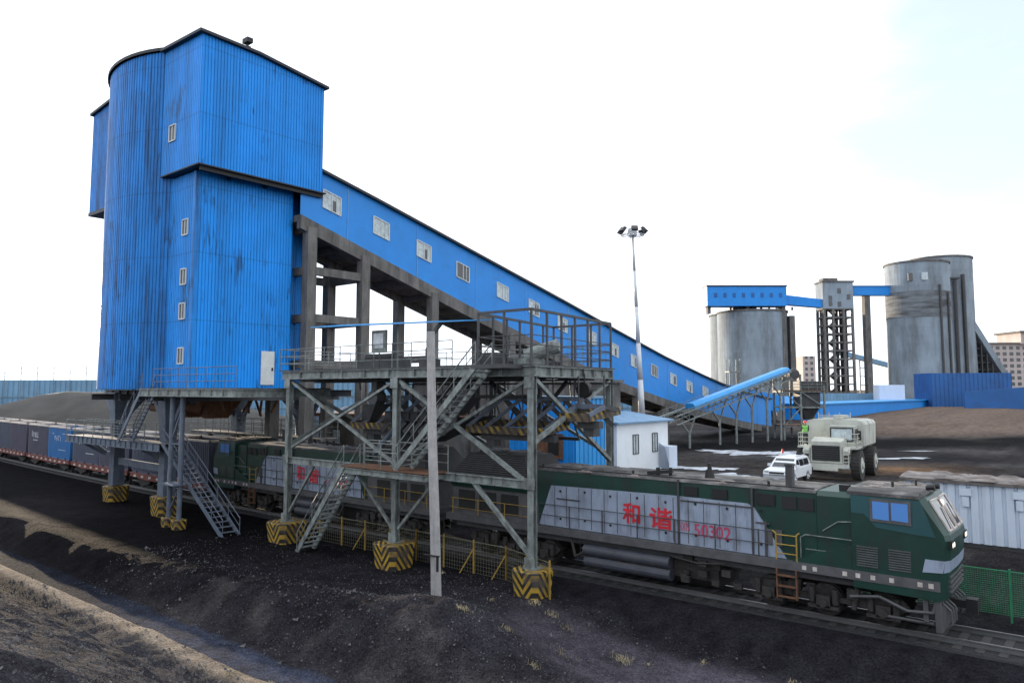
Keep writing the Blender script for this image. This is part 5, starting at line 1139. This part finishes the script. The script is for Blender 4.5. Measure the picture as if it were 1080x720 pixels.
# low covered conveyor and shed bays behind it
lb = thing('low_gallery', 'low blue covered gallery on posts behind the belt conveyor', 'conveyor gallery', (40, 130, 1), frame='W')
m = MB(); m.rings([[(33, 128, 5.4), (33, 132, 5.4), (33, 132, 9.2), (33, 128, 9.2)], [(47.6, 133, 3.6), (47.6, 137, 3.6), (47.6, 137, 6.4), (47.6, 133, 6.4)]]); part('wall', m, 'blue_gal', lb)
m = MB()
for i in range(5): x = 33.6+i*3.3; y = 128+i*1.15; m.beam((x, y, .5), (x, y, 5.4-i*.4), .4, .4); m.beam((x, y+3.4, .5), (x, y+3.4, 5.4-i*.4), .4, .4)
part('post', m, 'conc', lb)
bs = thing('blue_shed', 'long low blue shed with pale end bays behind the belt conveyor', 'shed', (45, 150, 1), frame='W')
m = MB(); m.ribs([(33, 150), (58, 150)], .8, [4.6, 4.6], .9, .1, 1); m.ribs([(33, 160), (33, 150)], .8, [4.6]*2, .9, .1, 1); part('wall', m, 'blue_bright', bs); m = MB(); m.rings([[(32.6, 149.6, 4.6), (58.4, 149.6, 4.6), (58.4, 155, 6.0), (32.6, 155, 6.0)], [(32.6, 149.6, 4.75), (58.4, 149.6, 4.75), (58.4, 155, 6.15), (32.6, 155, 6.15)]]); part('roof', m, 'blue_gal', bs)
m = MB()
for x in (35, 41, 47, 53): m.box(x, x+3, 149.9, 149.97, .9, 3.4)
part('opening', m, 'steel_dark', bs)
# ------------------------------------------------------------------ silos and towers on the far side
def silo(name, lab, x, y, r, zt, z0=0, grp=None):
    s = thing(name, lab, 'silo', (x, y, z0), grp, 'W'); m = MB(); n = 56
    c = lambda z, rr: [(x+rr*math.cos(6.2832*i/n), y+rr*math.sin(6.2832*i/n), z) for i in range(n)]
    m.rings([c(z0-3, r*1.015), c(z0+(zt-z0)*.5, r), c(zt, r)], cap=True); part('wall', m, 'conc_silo', s, smooth=False).data.shade_smooth() if False else part('wall', m, 'conc_silo', s)
    m = MB(); m.rings([c(zt, r+.25), c(zt+.45, r+.25)]); part('rim', m, 'conc', s)
    k = MB(); z = z0+2
    while z < zt-1: k.rings([c(z, r+.03), c(z+.12, r+.03)], cap=False); z += 2.2
    part('pour_joint', k, 'conc_silo', s)
    return s
def cyl_pt(x, y, r, px):   # wall angle
    return (x+r*math.cos(R(px)), y+r*math.sin(R(px)))
A = silo('concrete_silo', 'wide grey silo front right with warm lit left edge and dark stain ring', 110.6, 203, 7.9, 41.2, 2, 'pair of tall silos at the right')
Bs = silo('concrete_silo', 'tallest grey silo partly hidden, standing right of the stained one', 126.2, 219, 8.4, 45.2, 2, 'pair of tall silos at the right')
m = MB(); n = 56; m.rings([[(110.6+7.96*math.cos(6.2832*i/n), 203+7.96*math.sin(6.2832*i/n), z) for i in range(n)] for z in (26.5, 33.5)], cap=False)
ms = mat('sooty silo band', (.17, .19, .21), .9, 0, .2, .3, .95, (.05, .05, .05), (.12, .12, .9), dlo=.40); part('stained_band', m, ms, A)
for a in (-128, -105):
    x, y = cyl_pt(110.6, 203, 7.92, a); m = MB(); m.box(x-.8, x+.8, y-.25, y+.2, 36.2, 38.2); part('window', m, 'glass_dark' if a < -110 else 'glass_pale', A)
m = MB()
for a, z1 in ((-78, 35), (-58, 33)): x, y = cyl_pt(110.6, 203, 8.2, a); m.tube((x, y, 2), (x, y, z1), .28)
part('downpipe', m, 'steel_dark', A)
m = MB()
for a, z1 in ((-96, 38), (-80, 40)): x, y = cyl_pt(126.2, 219, 8.8, a); m.tube((x, y, 2), (x, y, z1), .5)
part('downpipe', m, 'steel_dark', Bs)
m = MB(); x, y = cyl_pt(126.2, 219, 9.0, -100); m.box(x-1.5, x+1.5, y-1, y+.3, 38.5, 39); part('balcony', m, 'steel_dark', Bs)
Cs = silo('concrete_silo', 'squat grey blue silo under the far blue top gallery, in front', 67.2, 209, 9.4, 28.6, 1, 'pair of silos on the left of the far plant')
Ds = silo('concrete_silo', 'squat silo mostly hidden, its warm lit flank left of the other', 71.2, 231, 9.7, 30.0, 1, 'pair of silos on the left of the far plant')
m = MB()
for i in range(9): x = 59.5+i*2.1; m.box(x, x+.5, 203.5, 204, 29.05, 30.0+.3*math.sin(i*2))
m.box(60.5, 67, 204, 209, 29, 30.0); part('roof_fitting', m, 'steel_dark', Cs)
m = MB(); 
for z in (7, 12): m.box(57.2, 60.4, 197.5, 201.5, z, z+.3); 
for x in (57.4, 60.2):
    for y in (197.7, 201.3): m.beam((x, y, 0), (x, y, 15.5), .25, .25)
railing(m, [(57.2, 197.5, 12.3), (60.4, 197.5, 12.3)], 1.2, 1.6, .05); part('stair_frame', m, 'steel', Cs)
tg = thing('top_gallery', 'blue box gallery carried on posts above the squat silo', 'conveyor gallery', (63, 203, 30), frame='W')
m = MB(); m.box(52.6, 74.0, 200.5, 205.5, 29.9, 35.2); part('wall', m, 'blue_gal', tg); m = MB(); m.box(52.4, 74.2, 200.2, 205.8, 35.2, 35.5); part('roof', m, 'roof_dark', tg)
m = MB()
for i in range(8): m.box(54.5+i*2.5, 55.3+i*2.5, 200.42, 200.49, 32.2, 33.4)
part('window', m, 'blue_deep', tg)
m = MB()
for x in (53.5, 72.6, 64): m.box(x-.4, x+.4, 202, 204, 28 if x < 70 else 28, 29.9)
m.box(52.6, 53.6, 201, 205, 0, 29.9) if False else None; m.box(73.0, 74.0, 201.5, 202.5, 0, 29.9); m.box(75.6, 77.0, 203, 205, 0, 27.5); part('post', m, 'conc', tg)
br = thing('connecting_bridge', 'short blue bridge from the top gallery down to the lattice tower', 'conveyor gallery', (77, 203, 29), frame='W')
m = MB(); m.rings([[(74.0, 201.5, 30.4), (74.0, 204, 30.4), (74.0, 204, 33.0), (74.0, 201.5, 33.0)], [(84.0, 201.5, 29.6), (84.0, 204, 29.6), (84.0, 204, 31.8), (84.0, 201.5, 31.8)]]); part('wall', m, 'blue_gal', br)
b2 = thing('connecting_bridge', 'level blue bridge between the lattice tower and the right silo', 'conveyor gallery', (95, 203, 33), frame='W')
m = MB(); m.box(92.2, 103.2, 202, 204.5, 33.0, 35.4); part('wall', m, 'blue_gal', b2); m = MB(); m.box(92.3, 103.2, 201.8, 204.7, 35.4, 35.6); part('roof', m, 'blue_deep', b2); m = MB(); m.box(95.9, 97.4, 202.4, 204.2, 0, 33.0); part('column', m, 'conc', b2)
lt = thing('lattice_tower', 'open concrete frame tower topped by a solid grey block', 'tower', (86.5, 204, 0), frame='W')
m = MB(); m.box(84.0, 92.2, 201, 206, 29.3, 36.4); part('top_block', m, 'conc_silo', lt); m = MB(); m.box(83.7, 92.5, 200.7, 206.3, 36.4, 36.8); m.box(85, 89, 203, 206, 36.8, 37.8); part('parapet', m, 'conc', lt)
for x, z in ((86, 32.0), (88.4, 34.0), (90.9, 32.4), (86, 30.5), (88.4, 30.4)): m = MB(); m.box(x-.45, x+.45, 200.9, 200.98, z-.6, z+.7); part('window', m, 'glass_dark', lt)
for x in (84.3, 86.7, 89.5, 91.9):
    for y in (201.3, 205.7): m = MB(); m.box(x-.3, x+.3, y-.3, y+.3, -1, 29.3); part('column', m, 'conc', lt)
m = MB()
for i in range(12): z = 4.2+i*2.25; m.box(84.0, 92.2, 201.05, 201.55, z, z+.38); m.box(84.0, 92.2, 205.45, 205.95, z, z+.38); m.box(84.05, 84.55, 201.55, 205.45, z, z+.38); m.box(91.65, 92.15, 201.55, 205.45, z, z+.38); m.box(86.9, 89.3, 203, 205.4, z, z+.2)
part('floor_beam', m, 'conc', lt)
m = MB()
for i in range(11):
    z = 4.4+i*2.25; a, b = (86.9, 89.3) if i % 2 else (89.3, 86.9); m.beam((a, 204.2, z), (b, 204.2, z+2.25), 2.2, .25)
m.box(90, 91.4, 203.5, 205.3, 0, 29.2); m.box(84.7, 85.6, 203.5, 205.3, 0, 29.2); part('stair_core', m, 'conc_soffit', lt)
ig = thing('inclined_gallery', 'grey inclined gallery leaning down from the tallest silo to the right', 'conveyor gallery', (135, 215, 2), frame='W')
m = MB(); m.rings([[(129, 213, 29.5), (129, 217, 29.5), (129, 217, 32.5), (129, 213, 32.5)], [(141.5, 213, 8.0), (141.5, 217, 8.0), (141.5, 217, 11.0), (141.5, 213, 11.0)]]); part('gallery', m, 'conc_silo', ig)
m = MB()
for i in range(7): x = 131+i*1.5; m.box(x-.15, x+.15, 213.5, 216.5, 0, 29.0-(x-129)*1.72)
for i in range(12): z = 3+i*2; m.box(130.4, max(131, 129+(29.0-z)/1.72), 214, 216, z, z+.25)
part('frame', m, 'steel_dark', ig)
df = thing('blue_fence', 'deep blue sheet fence standing before the tall silos', 'fence', (110, 182, 3), frame='W')
m = MB(); m.ribs([(100.6, 180), (122.5, 184)], 1, [11.4, 11.6], 1.2, .12, 1); m.ribs([(100.6, 188), (100.6, 180)], 1, [11.4, 11.4], 1.2, .12, 1); m.ribs([(122.5, 184), (122.5, 190)], 1, [11.6, 11.4], 1.2, .12, 1); part('panel', m, 'blue_deep', df)
d2 = thing('blue_fence', 'lower darker blue fence reaching the right frame edge', 'fence', (115, 168, 3), frame='W')
m = MB(); m.rings([[(103.5, 172, 1), (103.5, 172.4, 1), (103.5, 172.4, 7.0), (103.5, 172, 7.0)], [(124, 165, 1), (124, 165.4, 1), (124, 165.4, 8.9), (124, 165, 8.9)], [(150, 160, 1), (150, 160.4, 1), (150, 160.4, 8.9), (150, 160, 8.9)]]); part('panel', m, 'blue_deep', d2)
lw = thing('low_blue_building', 'long low bright blue building before the lattice tower', 'building', (80, 160, 1), frame='W')
m = MB(); m.prism([(53.5, 131), (104.5, 187), (100, 193), (60, 150), (49, 136)], 0, 4.9); part('wall', m, 'blue_gal', lw); m = MB(); m.prism([(53.3, 130.4), (105.2, 187), (100, 193.6), (59.6, 150.3), (48.4, 136)], 4.9, 5.1); part('roof', m, 'blue_bright', lw)
l2 = thing('low_blue_building', 'paler blue patterned wall just behind the long low building', 'building', (82, 178, 1), frame='W')
m = MB(); m.ribs([(70, 178), (92, 184)], 0, [6.6, 6.6], .9, .1, 1); m.ribs([(92, 184), (92, 194)], 0, [6.6, 6.6], .9, .1, 1); part('wall', m, 'blue_light', l2)
m = MB(); m.box(86.5, 92.5, 177, 180, 2, 8.6); solo('white_box_hut', m, 'cont_white', 'small white box hut at the foot of the right silo', 'hut', (89, 178, 2), frame='W')
ap = thing('apartment_block', 'pinkish apartment block on the right horizon', 'building', (280, 400, 0), frame='W')
m = MB(); m.box(253, 330, 400, 416, -2, 31.5); m.box(271, 330, 398, 418, 31.5, 37.5); part('wall', m, 'brick_beige', ap); m = MB(); m.box(252, 271, 399, 417, 31.5, 32.3); m.box(270, 331, 397, 419, 37.5, 38.5); part('roof', m, 'conc', ap)
m = MB()
for i in range(10):
    for j in range(9): m.box(255+i*3.6, 257+i*3.6, 399.9 if i < 5 else 399.9, 399.97, 3+j*3.2, 4.8+j*3.2)
part('window', m, 'glass_dark', ap)
a2 = thing('apartment_block', 'pale far apartment block left of the lattice tower', 'building', (164, 420, 0), frame='W')
m = MB(); m.box(163, 170, 420, 434, -2, 26); part('wall', m, 'brick_beige', a2); m = MB()
for j in range(8):
    for i in range(2): m.box(164.2+i*3, 165.7+i*3, 419.9, 419.97, 2+j*3.2, 3.6+j*3.2)
part('window', m, 'glass_dark', a2)
f2 = thing('far_conveyor', 'thin blue conveyor sloping behind the lattice tower', 'conveyor', (120, 262, 10), frame='W')
m = MB(); m.beam((112, 262, 21), (133, 262, 15.5), 2.5, 1.5); part('gallery', m, 'blue_light', f2); m = MB()
for x in (121.5, 124.5): m.beam((x, 262, 0), (x, 262, 17.8), .4, .4)
for z in range(3, 17, 3): m.beam((121.5, 262, z), (124.5, 262, z), .3, .3)
part('trestle', m, 'steel', f2)
# wind fence along the left background
wl_ = thing('wind_fence', 'long pale blue corrugated wind fence with tall thin posts', 'fence', (-40, 134, 0), frame='W')
m = MB(); m.ribs([(-190, 128), (22, 137)], -1, [9.0, 9.4], .9, .12, 1); part('sheet', m, 'blue_light', wl_)
m = MB()
for i in range(76): x = -190+i*2.8; y = 128+(x+190)*9/212-.3; m.tube((x, y, -1), (x, y, 11.6+.6*math.sin(i*1.7)), .05, n=5)
for z in (9.5, 10.4): m.tube((-190, 127.7, z+.9), (22, 136.7, z+.9), .03, n=4)
for z in (2.2, 4.2, 6.2): m.tube((-190, 127.8, z), (22, 136.8, z), .06, n=4)
part('post', m, 'steel', wl_)
# coal heap
m = MB(); R_ = []
for j in range(25):
    v = j/24*2-1; row = []
    for i in range(49):
        u = i/48*2-1; x = -60+u*40; y = 113+v*14
        h = max(0, 1-(abs(u)**1.6+abs(v)**1.8)**.8); h = 8.6*h**.7*(1+.12*noise.noise(Vector((x*.07, y*.1, 1))))*(1 if u < .25 else 1) ; row.append((x, y, -1.2+h+.35*fbm(x, y, .15)))
    R_.append(row)
m.rings(R_, close=False, cap=False); solo('coal_heap', m, 'coalpile', 'broad grey coal heap behind the container wagons', 'coal heap', (-60, 113, 0), frame='W', smooth=True)
# ------------------------------------------------------------------ haul truck with tank
def wheel(mb_t, mb_r, x, y, r, w_):
    mb_t.tube((x, y-w_/2, r), (x, y+w_/2, r), r, n=28); s = 1 if y > 0 else -1
    for i in range(28): a = 6.283*i/28; mb_t.beam((x+math.cos(a)*r, y-w_/2, r+math.sin(a)*r), (x+math.cos(a)*r, y+w_/2, r+math.sin(a)*r), .06, .05)
    mb_r.tube((x, y+s*(w_/2-.1), r), (x, y+s*(w_/2+.02), r), r*.52, n=18); mb_r.tube((x, y+s*(w_/2), r), (x, y+s*(w_/2+.12), r), r*.22, n=12)
def truck(X, Y, fwd):
    t, n = TN(X, Y); z = gz(t, n)
    o = thing('haul_truck', 'dusty cream haul truck with water tank facing the camera on the yard', 'truck', (X, Y, z+.02), None, 'L', math.atan2(fwd[1], fwd[0]))
    m = MB(); m.box(-4.2, 3.6, -.55, .55, 1.0, 1.5); m.box(3.0, 3.9, -1.6, 1.6, .95, 1.25); part('chassis', m, 'truck', o)
    for x, ys in ((2.6, (-2.0, 2.0)), (-2.3, (-2.0, 2.0))):
        for y in ys: a, b = MB(), MB(); wheel(a, b, x, y, 1.14, .62 if x > 0 else .95); w_ = part('wheel', a, 'tyre', o); part('rim', b, 'truck', w_)
    # hood, grille
    m = MB(); m.rings([[(3.95, -1.15, 1.3), (3.95, 1.15, 1.3), (3.85, 1.1, 2.9), (3.85, -1.1, 2.9)], [(2.2, -1.2, 1.3), (2.2, 1.2, 1.3), (2.2, 1.2, 3.15), (2.2, -1.2, 3.15)]]); part('hood', m, 'truck', o)
    m = MB(); m.box(3.9, 4.0, -1.0, 1.0, 1.45, 2.6); gr_ = part('grille', m, 'black', o); m = MB()
    for i in range(7): m.box(4.0, 4.03, -.98, .98, 1.52+i*.16, 1.56+i*.16)
    part('bar', m, 'steel_dark', gr_)
    m = MB(); m.box(3.6, 4.25, -1.6, 1.6, .95, 1.2); m.box(3.7, 4.3, -.9, .9, .75, .95); part('bumper', m, 'truck', o)
    m = MB(); m.box(1.4, 3.6, 1.2, 2.15, 2.36, 2.5); m.box(1.4, 3.6, -2.15, -1.2, 2.36, 2.5); m.prism([(3.6, 2.5), (3.6, 2.36), (3.95, 2.0), (3.95, 2.15)], 1.2, 1.7, 'y'); m.prism([(3.6, 2.5), (3.6, 2.36), (3.95, 2.0), (3.95, 2.15)], -1.7, -1.2, 'y'); part('fender_deck', m, 'truck', o)
    for s in (-1, 1):
        m = MB()
        for i in range(5): m.box(3.95, 4.05, min(s*1.25, s*1.6), max(s*1.25, s*1.6), 1.15+i*.26, 1.2+i*.26)
        m.beam((4.0, s*1.22, .9), (3.85, s*1.22, 2.4), .05, .06); m.beam((4.0, s*1.62, .9), (3.85, s*1.62, 2.4), .05, .06); part('ladder', m, 'truck', o)
        m = MB(); railing(m, [(3.5, s*2.1, 2.5), (1.5, s*2.1, 2.5)], 1.0, .7, .03); railing(m, [(3.5, s*2.1, 2.5), (3.5, s*1.3, 2.5)], 1.0, .7, .03); part('railing', m, 'truck', o)
    m = MB(); m.rings([[(2.15, -.1, 2.3), (2.15, 1.75, 2.3), (2.0, 1.75, 4.05), (2.0, -.1, 4.05)], [(.7, -.1, 2.3), (.7, 1.75, 2.3), (.7, 1.75, 4.05), (.7, -.1, 4.05)]]); cb = part('cab', m, 'truck', o)
    m = MB(); m.rings([[(2.17, .05, 2.95), (2.17, 1.6, 2.95), (2.07, 1.6, 3.85), (2.07, .05, 3.85)], [(2.12, .05, 2.95), (2.12, 1.6, 2.95), (2.02, 1.6, 3.85), (2.02, .05, 3.85)]]); part('windscreen', m, 'glass_pale', cb)
    m = MB()
    for a, b in (((2.19, 0, 2.92), (2.19, 1.65, 2.92)), ((2.09, 0, 3.88), (2.09, 1.65, 3.88)), ((2.19, .02, 2.92), (2.09, .02, 3.88)), ((2.19, 1.63, 2.92), (2.09, 1.63, 3.88))): m.beam(a, b, .08, .08)
    m.box(.9, 1.8, 1.75, 1.78, 2.95, 3.8); part('window_frame', m, 'black', cb)
    m = MB(); m.box(1.9, 2.2, 1.95, 2.2, 3.0, 3.7); m.beam((2.0, 1.75, 3.4), (2.0, 2.0, 3.4), .04, .04); part('mirror', m, 'black', cb)
    m = MB(); tk = [(-2.15, 2.45), (-2.2, 4.1), (-2.05, 4.35), (-1.6, 4.45), (1.6, 4.45), (2.05, 4.35), (2.2, 4.1), (2.15, 2.45), (1.3, 1.8), (-1.3, 1.8)]
    m.rings([[(x, y, z) for y, z in tk] for x in (-4.6, .6)]); part('tank', m, 'truck', o)
    m = MB(); 
    for x in (-3.4, -1.6, .2): m.rings([[(x+d, y*1.015, z+(.03 if z > 3 else 0)) for y, z in tk] for d in (-.06, .06)])
    m.tube((-1, 0, 4.5), (-1, 0, 4.8), .4, n=14); m.tube((-3, 0, 4.5), (-3, 0, 4.75), .4, n=14); railing(m, [(.5, -1.2, 4.55), (.5, 1.2, 4.55)], .5, .8, .03, (.25, .5)); part('tank_rib', m, 'truck', o)
    m = MB(); m.box(-.6, -.1, 2.05, 2.12, 2.9, 3.4); part('toolbox', m, 'black', o)
    m = MB()
    for y in (-1.6, 1.6): m.tube((4.22, y, 1.08), (4.28, y, 1.08), .12, n=10)
    part('headlight', m, 'glass_pale', o)
    return o
tk_ = truck(24.9, 58.0, (-.575, -.82)); tk_.scale = (.92, .95, .95)
# ------------------------------------------------------------------ white car
def suv(X, Y, fwd):
    t, n = TN(X, Y); z = gz(t, n)
    o = thing('parked_car', 'white four wheel drive car parked behind the locomotive roof', 'car', (X, Y, z+.02), None, 'L', math.atan2(fwd[1], fwd[0]))
    m = MB(); P = [(-2.3, .45), (2.25, .45), (2.35, .75), (2.2, 1.0), (1.1, 1.12), (-2.3, 1.15), (-2.4, .8)]
    def sec(y, k): return [(x*(1-.02*k), y, z-.03*k if z > .9 else z) for x, z in P]
    m.rings([sec(-.94, 1), sec(-.86, 0), sec(.86, 0), sec(.94, 1)]); part('body', m, 'carwhite', o)
    m = MB(); cab_ = lambda z, x0, x1, w_: [(x0, -w_, z), (x1, -w_, z), (x1, w_, z), (x0, w_, z)]
    m.rings([cab_(1.12, -2.3, 1.15, .86), cab_(1.45, -2.25, .75, .80), cab_(1.72, -2.1, .35, .72), cab_(1.78, -1.95, .2, .66)]); part('cabin', m, 'carwhite', o)
    m = MB(); m.rings([[(1.14, -.72, 1.17), (1.14, .72, 1.17), (.42, .64, 1.68), (.42, -.64, 1.68)], [(1.04, -.72, 1.17), (1.04, .72, 1.17), (.32, .64, 1.68), (.32, -.64, 1.68)]])
    part('windscreen', m, 'glass_dark', o)
    for s in (-1, 1):
        for a, b in ((.1, .85), (-.85, 0.0), (-1.95, -.95)):
            m = MB(); q = [(a, .875, 1.18), (b, .875, 1.18), (b-(.35 if b > .5 else 0), .77, 1.62), (a, .77, 1.62)]; q = [(x, s*y, z) for x, y, z in q]; m.add(q+[(x, y-s*.04, z) for x, y, z in q], [(0,1,2,3),(7,6,5,4),(0,4,5,1),(1,5,6,2),(2,6,7,3),(3,7,4,0)]); part('side_window', m, 'glass_dark', o)
        for x in (1.45, -1.4): a = MB(); b = MB(); wheel(a, b, x, s*.82, .37, .24); w_ = part('wheel', a, 'tyre', o); part('rim', b, 'galv', w_)
        m = MB(); m.box(.75, .95, min(s*.9, s*1.1), max(s*.9, s*1.1), 1.15, 1.32); part('mirror', m, 'carwhite', o)
        m = MB(); m.box(2.2, 2.31, min(s*.55, s*.85), max(s*.55, s*.85), .78, .95); part('headlight', m, 'glass_pale', o)
    m = MB(); m.box(2.26, 2.34, -.5, .5, .68, .9); part('grille', m, 'black', o)
    m = MB()
    for s in (-.6, .6): m.beam((-1.8, s, 1.84), (0, s, 1.84), .05, .05)
    part('roof_rail', m, 'galv', o)
    return o
suv(19.5, 53.6, (-.62, -.78))
# ------------------------------------------------------------------ people
def person(X, Y, z, face, lab, top, arms=(.25, .35), crouch=False):
    o = thing('person', lab, 'person', (X, Y, z), None, 'L', face)
    J = {'pel': (0, 0, .95), 'sp': (0, 0, 1.2), 'ch': (.01, 0, 1.38), 'nk': (.01, 0, 1.5), 'hd': (.03, 0, 1.62), 'ht': (.02, 0, 1.72)}
    vs = []; ed = []; rr = []; idx = {}
    def v(k, p, r): idx[k] = len(vs); vs.append(p); rr.append(r)
    for k, r in (('pel', .14), ('sp', .13), ('ch', .15), ('nk', .06), ('hd', .095), ('ht', .075)): v(k, J[k], r)
    for a, b in (('pel', 'sp'), ('sp', 'ch'), ('ch', 'nk'), ('nk', 'hd'), ('hd', 'ht')): ed.append((idx[a], idx[b]))
    for s, sw in ((-1, .06), (1, -.08)):
        v('hip%d' % s, (0, s*.10, .9), .10); v('kn%d' % s, (.03+sw, s*.11, .49), .065); v('an%d' % s, (sw, s*.12, .09), .045); v('to%d' % s, (sw+.16, s*.13, .045), .04)
        ed += [(idx['pel'], idx['hip%d' % s]), (idx['hip%d' % s], idx['kn%d' % s]), (idx['kn%d' % s], idx['an%d' % s]), (idx['an%d' % s], idx['to%d' % s])]
        a = arms[0 if s < 0 else 1]
        v('sh%d' % s, (0, s*.2, 1.42), .065); v('el%d' % s, (a*.3, s*.26, 1.15), .048); v('wr%d' % s, (a*.9, s*.25, .93+a*.5), .032); v('ha%d' % s, (a*.9+.05, s*.25, .86+a*.5), .038)
        ed += [(idx['ch'], idx['sh%d' % s]), (idx['sh%d' % s], idx['el%d' % s]), (idx['el%d' % s], idx['wr%d' % s]), (idx['wr%d' % s], idx['ha%d' % s])]
    me = bpy.data.meshes.new('body'); me.from_pydata(vs, ed, []); me.materials.append(M['cloth']); b = bpy.data.objects.new('body', me); C.objects.link(b); b.parent = o
    sk = b.modifiers.new('skin', 'SKIN'); sd_ = me.skin_vertices[0].data if me.skin_vertices else None
    if sd_ is None:
        bpy.context.view_layer.objects.active = b; me.skin_vertices  # layer appears with the modifier
    for i, r in enumerate(rr): me.skin_vertices[0].data[i].radius = (r, r)
    me.skin_vertices[0].data[0].use_root = True
    su = b.modifiers.new('smooth', 'SUBSURF'); su.levels = su.render_levels = 1
    m = MB(); m.rings([[(math.cos(6.283*i/16)*a, math.sin(6.283*i/16)*c_, zz) for i in range(16)] for a, c_, zz in ((.165, .21, .98), (.17, .2, 1.2), (.185, .235, 1.36), (.13, .19, 1.48))]); part('vest', m, top, o)
    m = MB(); m.rings([[(.03+math.cos(6.283*i/14)*a, math.sin(6.283*i/14)*a*.9, zz) for i in range(14)] for a, zz in ((.17, 1.68), (.145, 1.70), (.135, 1.76), (.09, 1.82), (.02, 1.84))]); part('helmet', m, 'helmet', o)
    m = MB(); m.rings([[(.05+math.cos(6.283*i/12)*a, math.sin(6.283*i/12)*a*.85, zz) for i in range(12)] for a, zz in ((.05, 1.52), (.085, 1.58), (.095, 1.64), (.09, 1.69))]); m.add([(.14, -.015, 1.6), (.14, .015, 1.6), (.17, 0, 1.595), (.145, 0, 1.65)], [(0, 2, 1), (0, 3, 2), (1, 2, 3)]); part('face', m, 'skin', o)
    return o
try:
    fx, fy = Vector((-.575, -.82)).normalized(); tz = tk_.location.z
    def on_truck(lx, ly): return 24.9+.92*fx*lx-.95*fy*ly, 58.0+.92*fy*lx+.95*fx*ly
    x, y = on_truck(2.9, -1.7); person(x, y, tz+2.38, R(-120), 'person in green vest standing on the front deck of the truck', 'hivis', (.5, .3))
    t, n = TN(3.7, 66.0); person(3.7, 65.5, gz(t, n)+.0, R(-100), 'person with red helmet standing beside the blue shed', 'hivis')
except Exception as e:
    print('PERSON FAIL', e)
m = MB(); x, y = 25.2, 70.5; t, n = TN(x, y); z = gz(t, n)
m.box(x-.3, x+.3, y-.3, y+.3, z-.02, z+.05); m.tube((x, y, z+.05), (x, y, z+1.0), .24, .05, n=16)
cn_ = solo('traffic_cone', m, 'helmet', 'red cone standing on the yard left of the truck', 'cone', (x, y, z), frame='W'); m = MB(); m.tube((x, y, z+.45), (x, y, z+.65), .168, .126, n=16); part('band', m, 'white_worn', cn_)
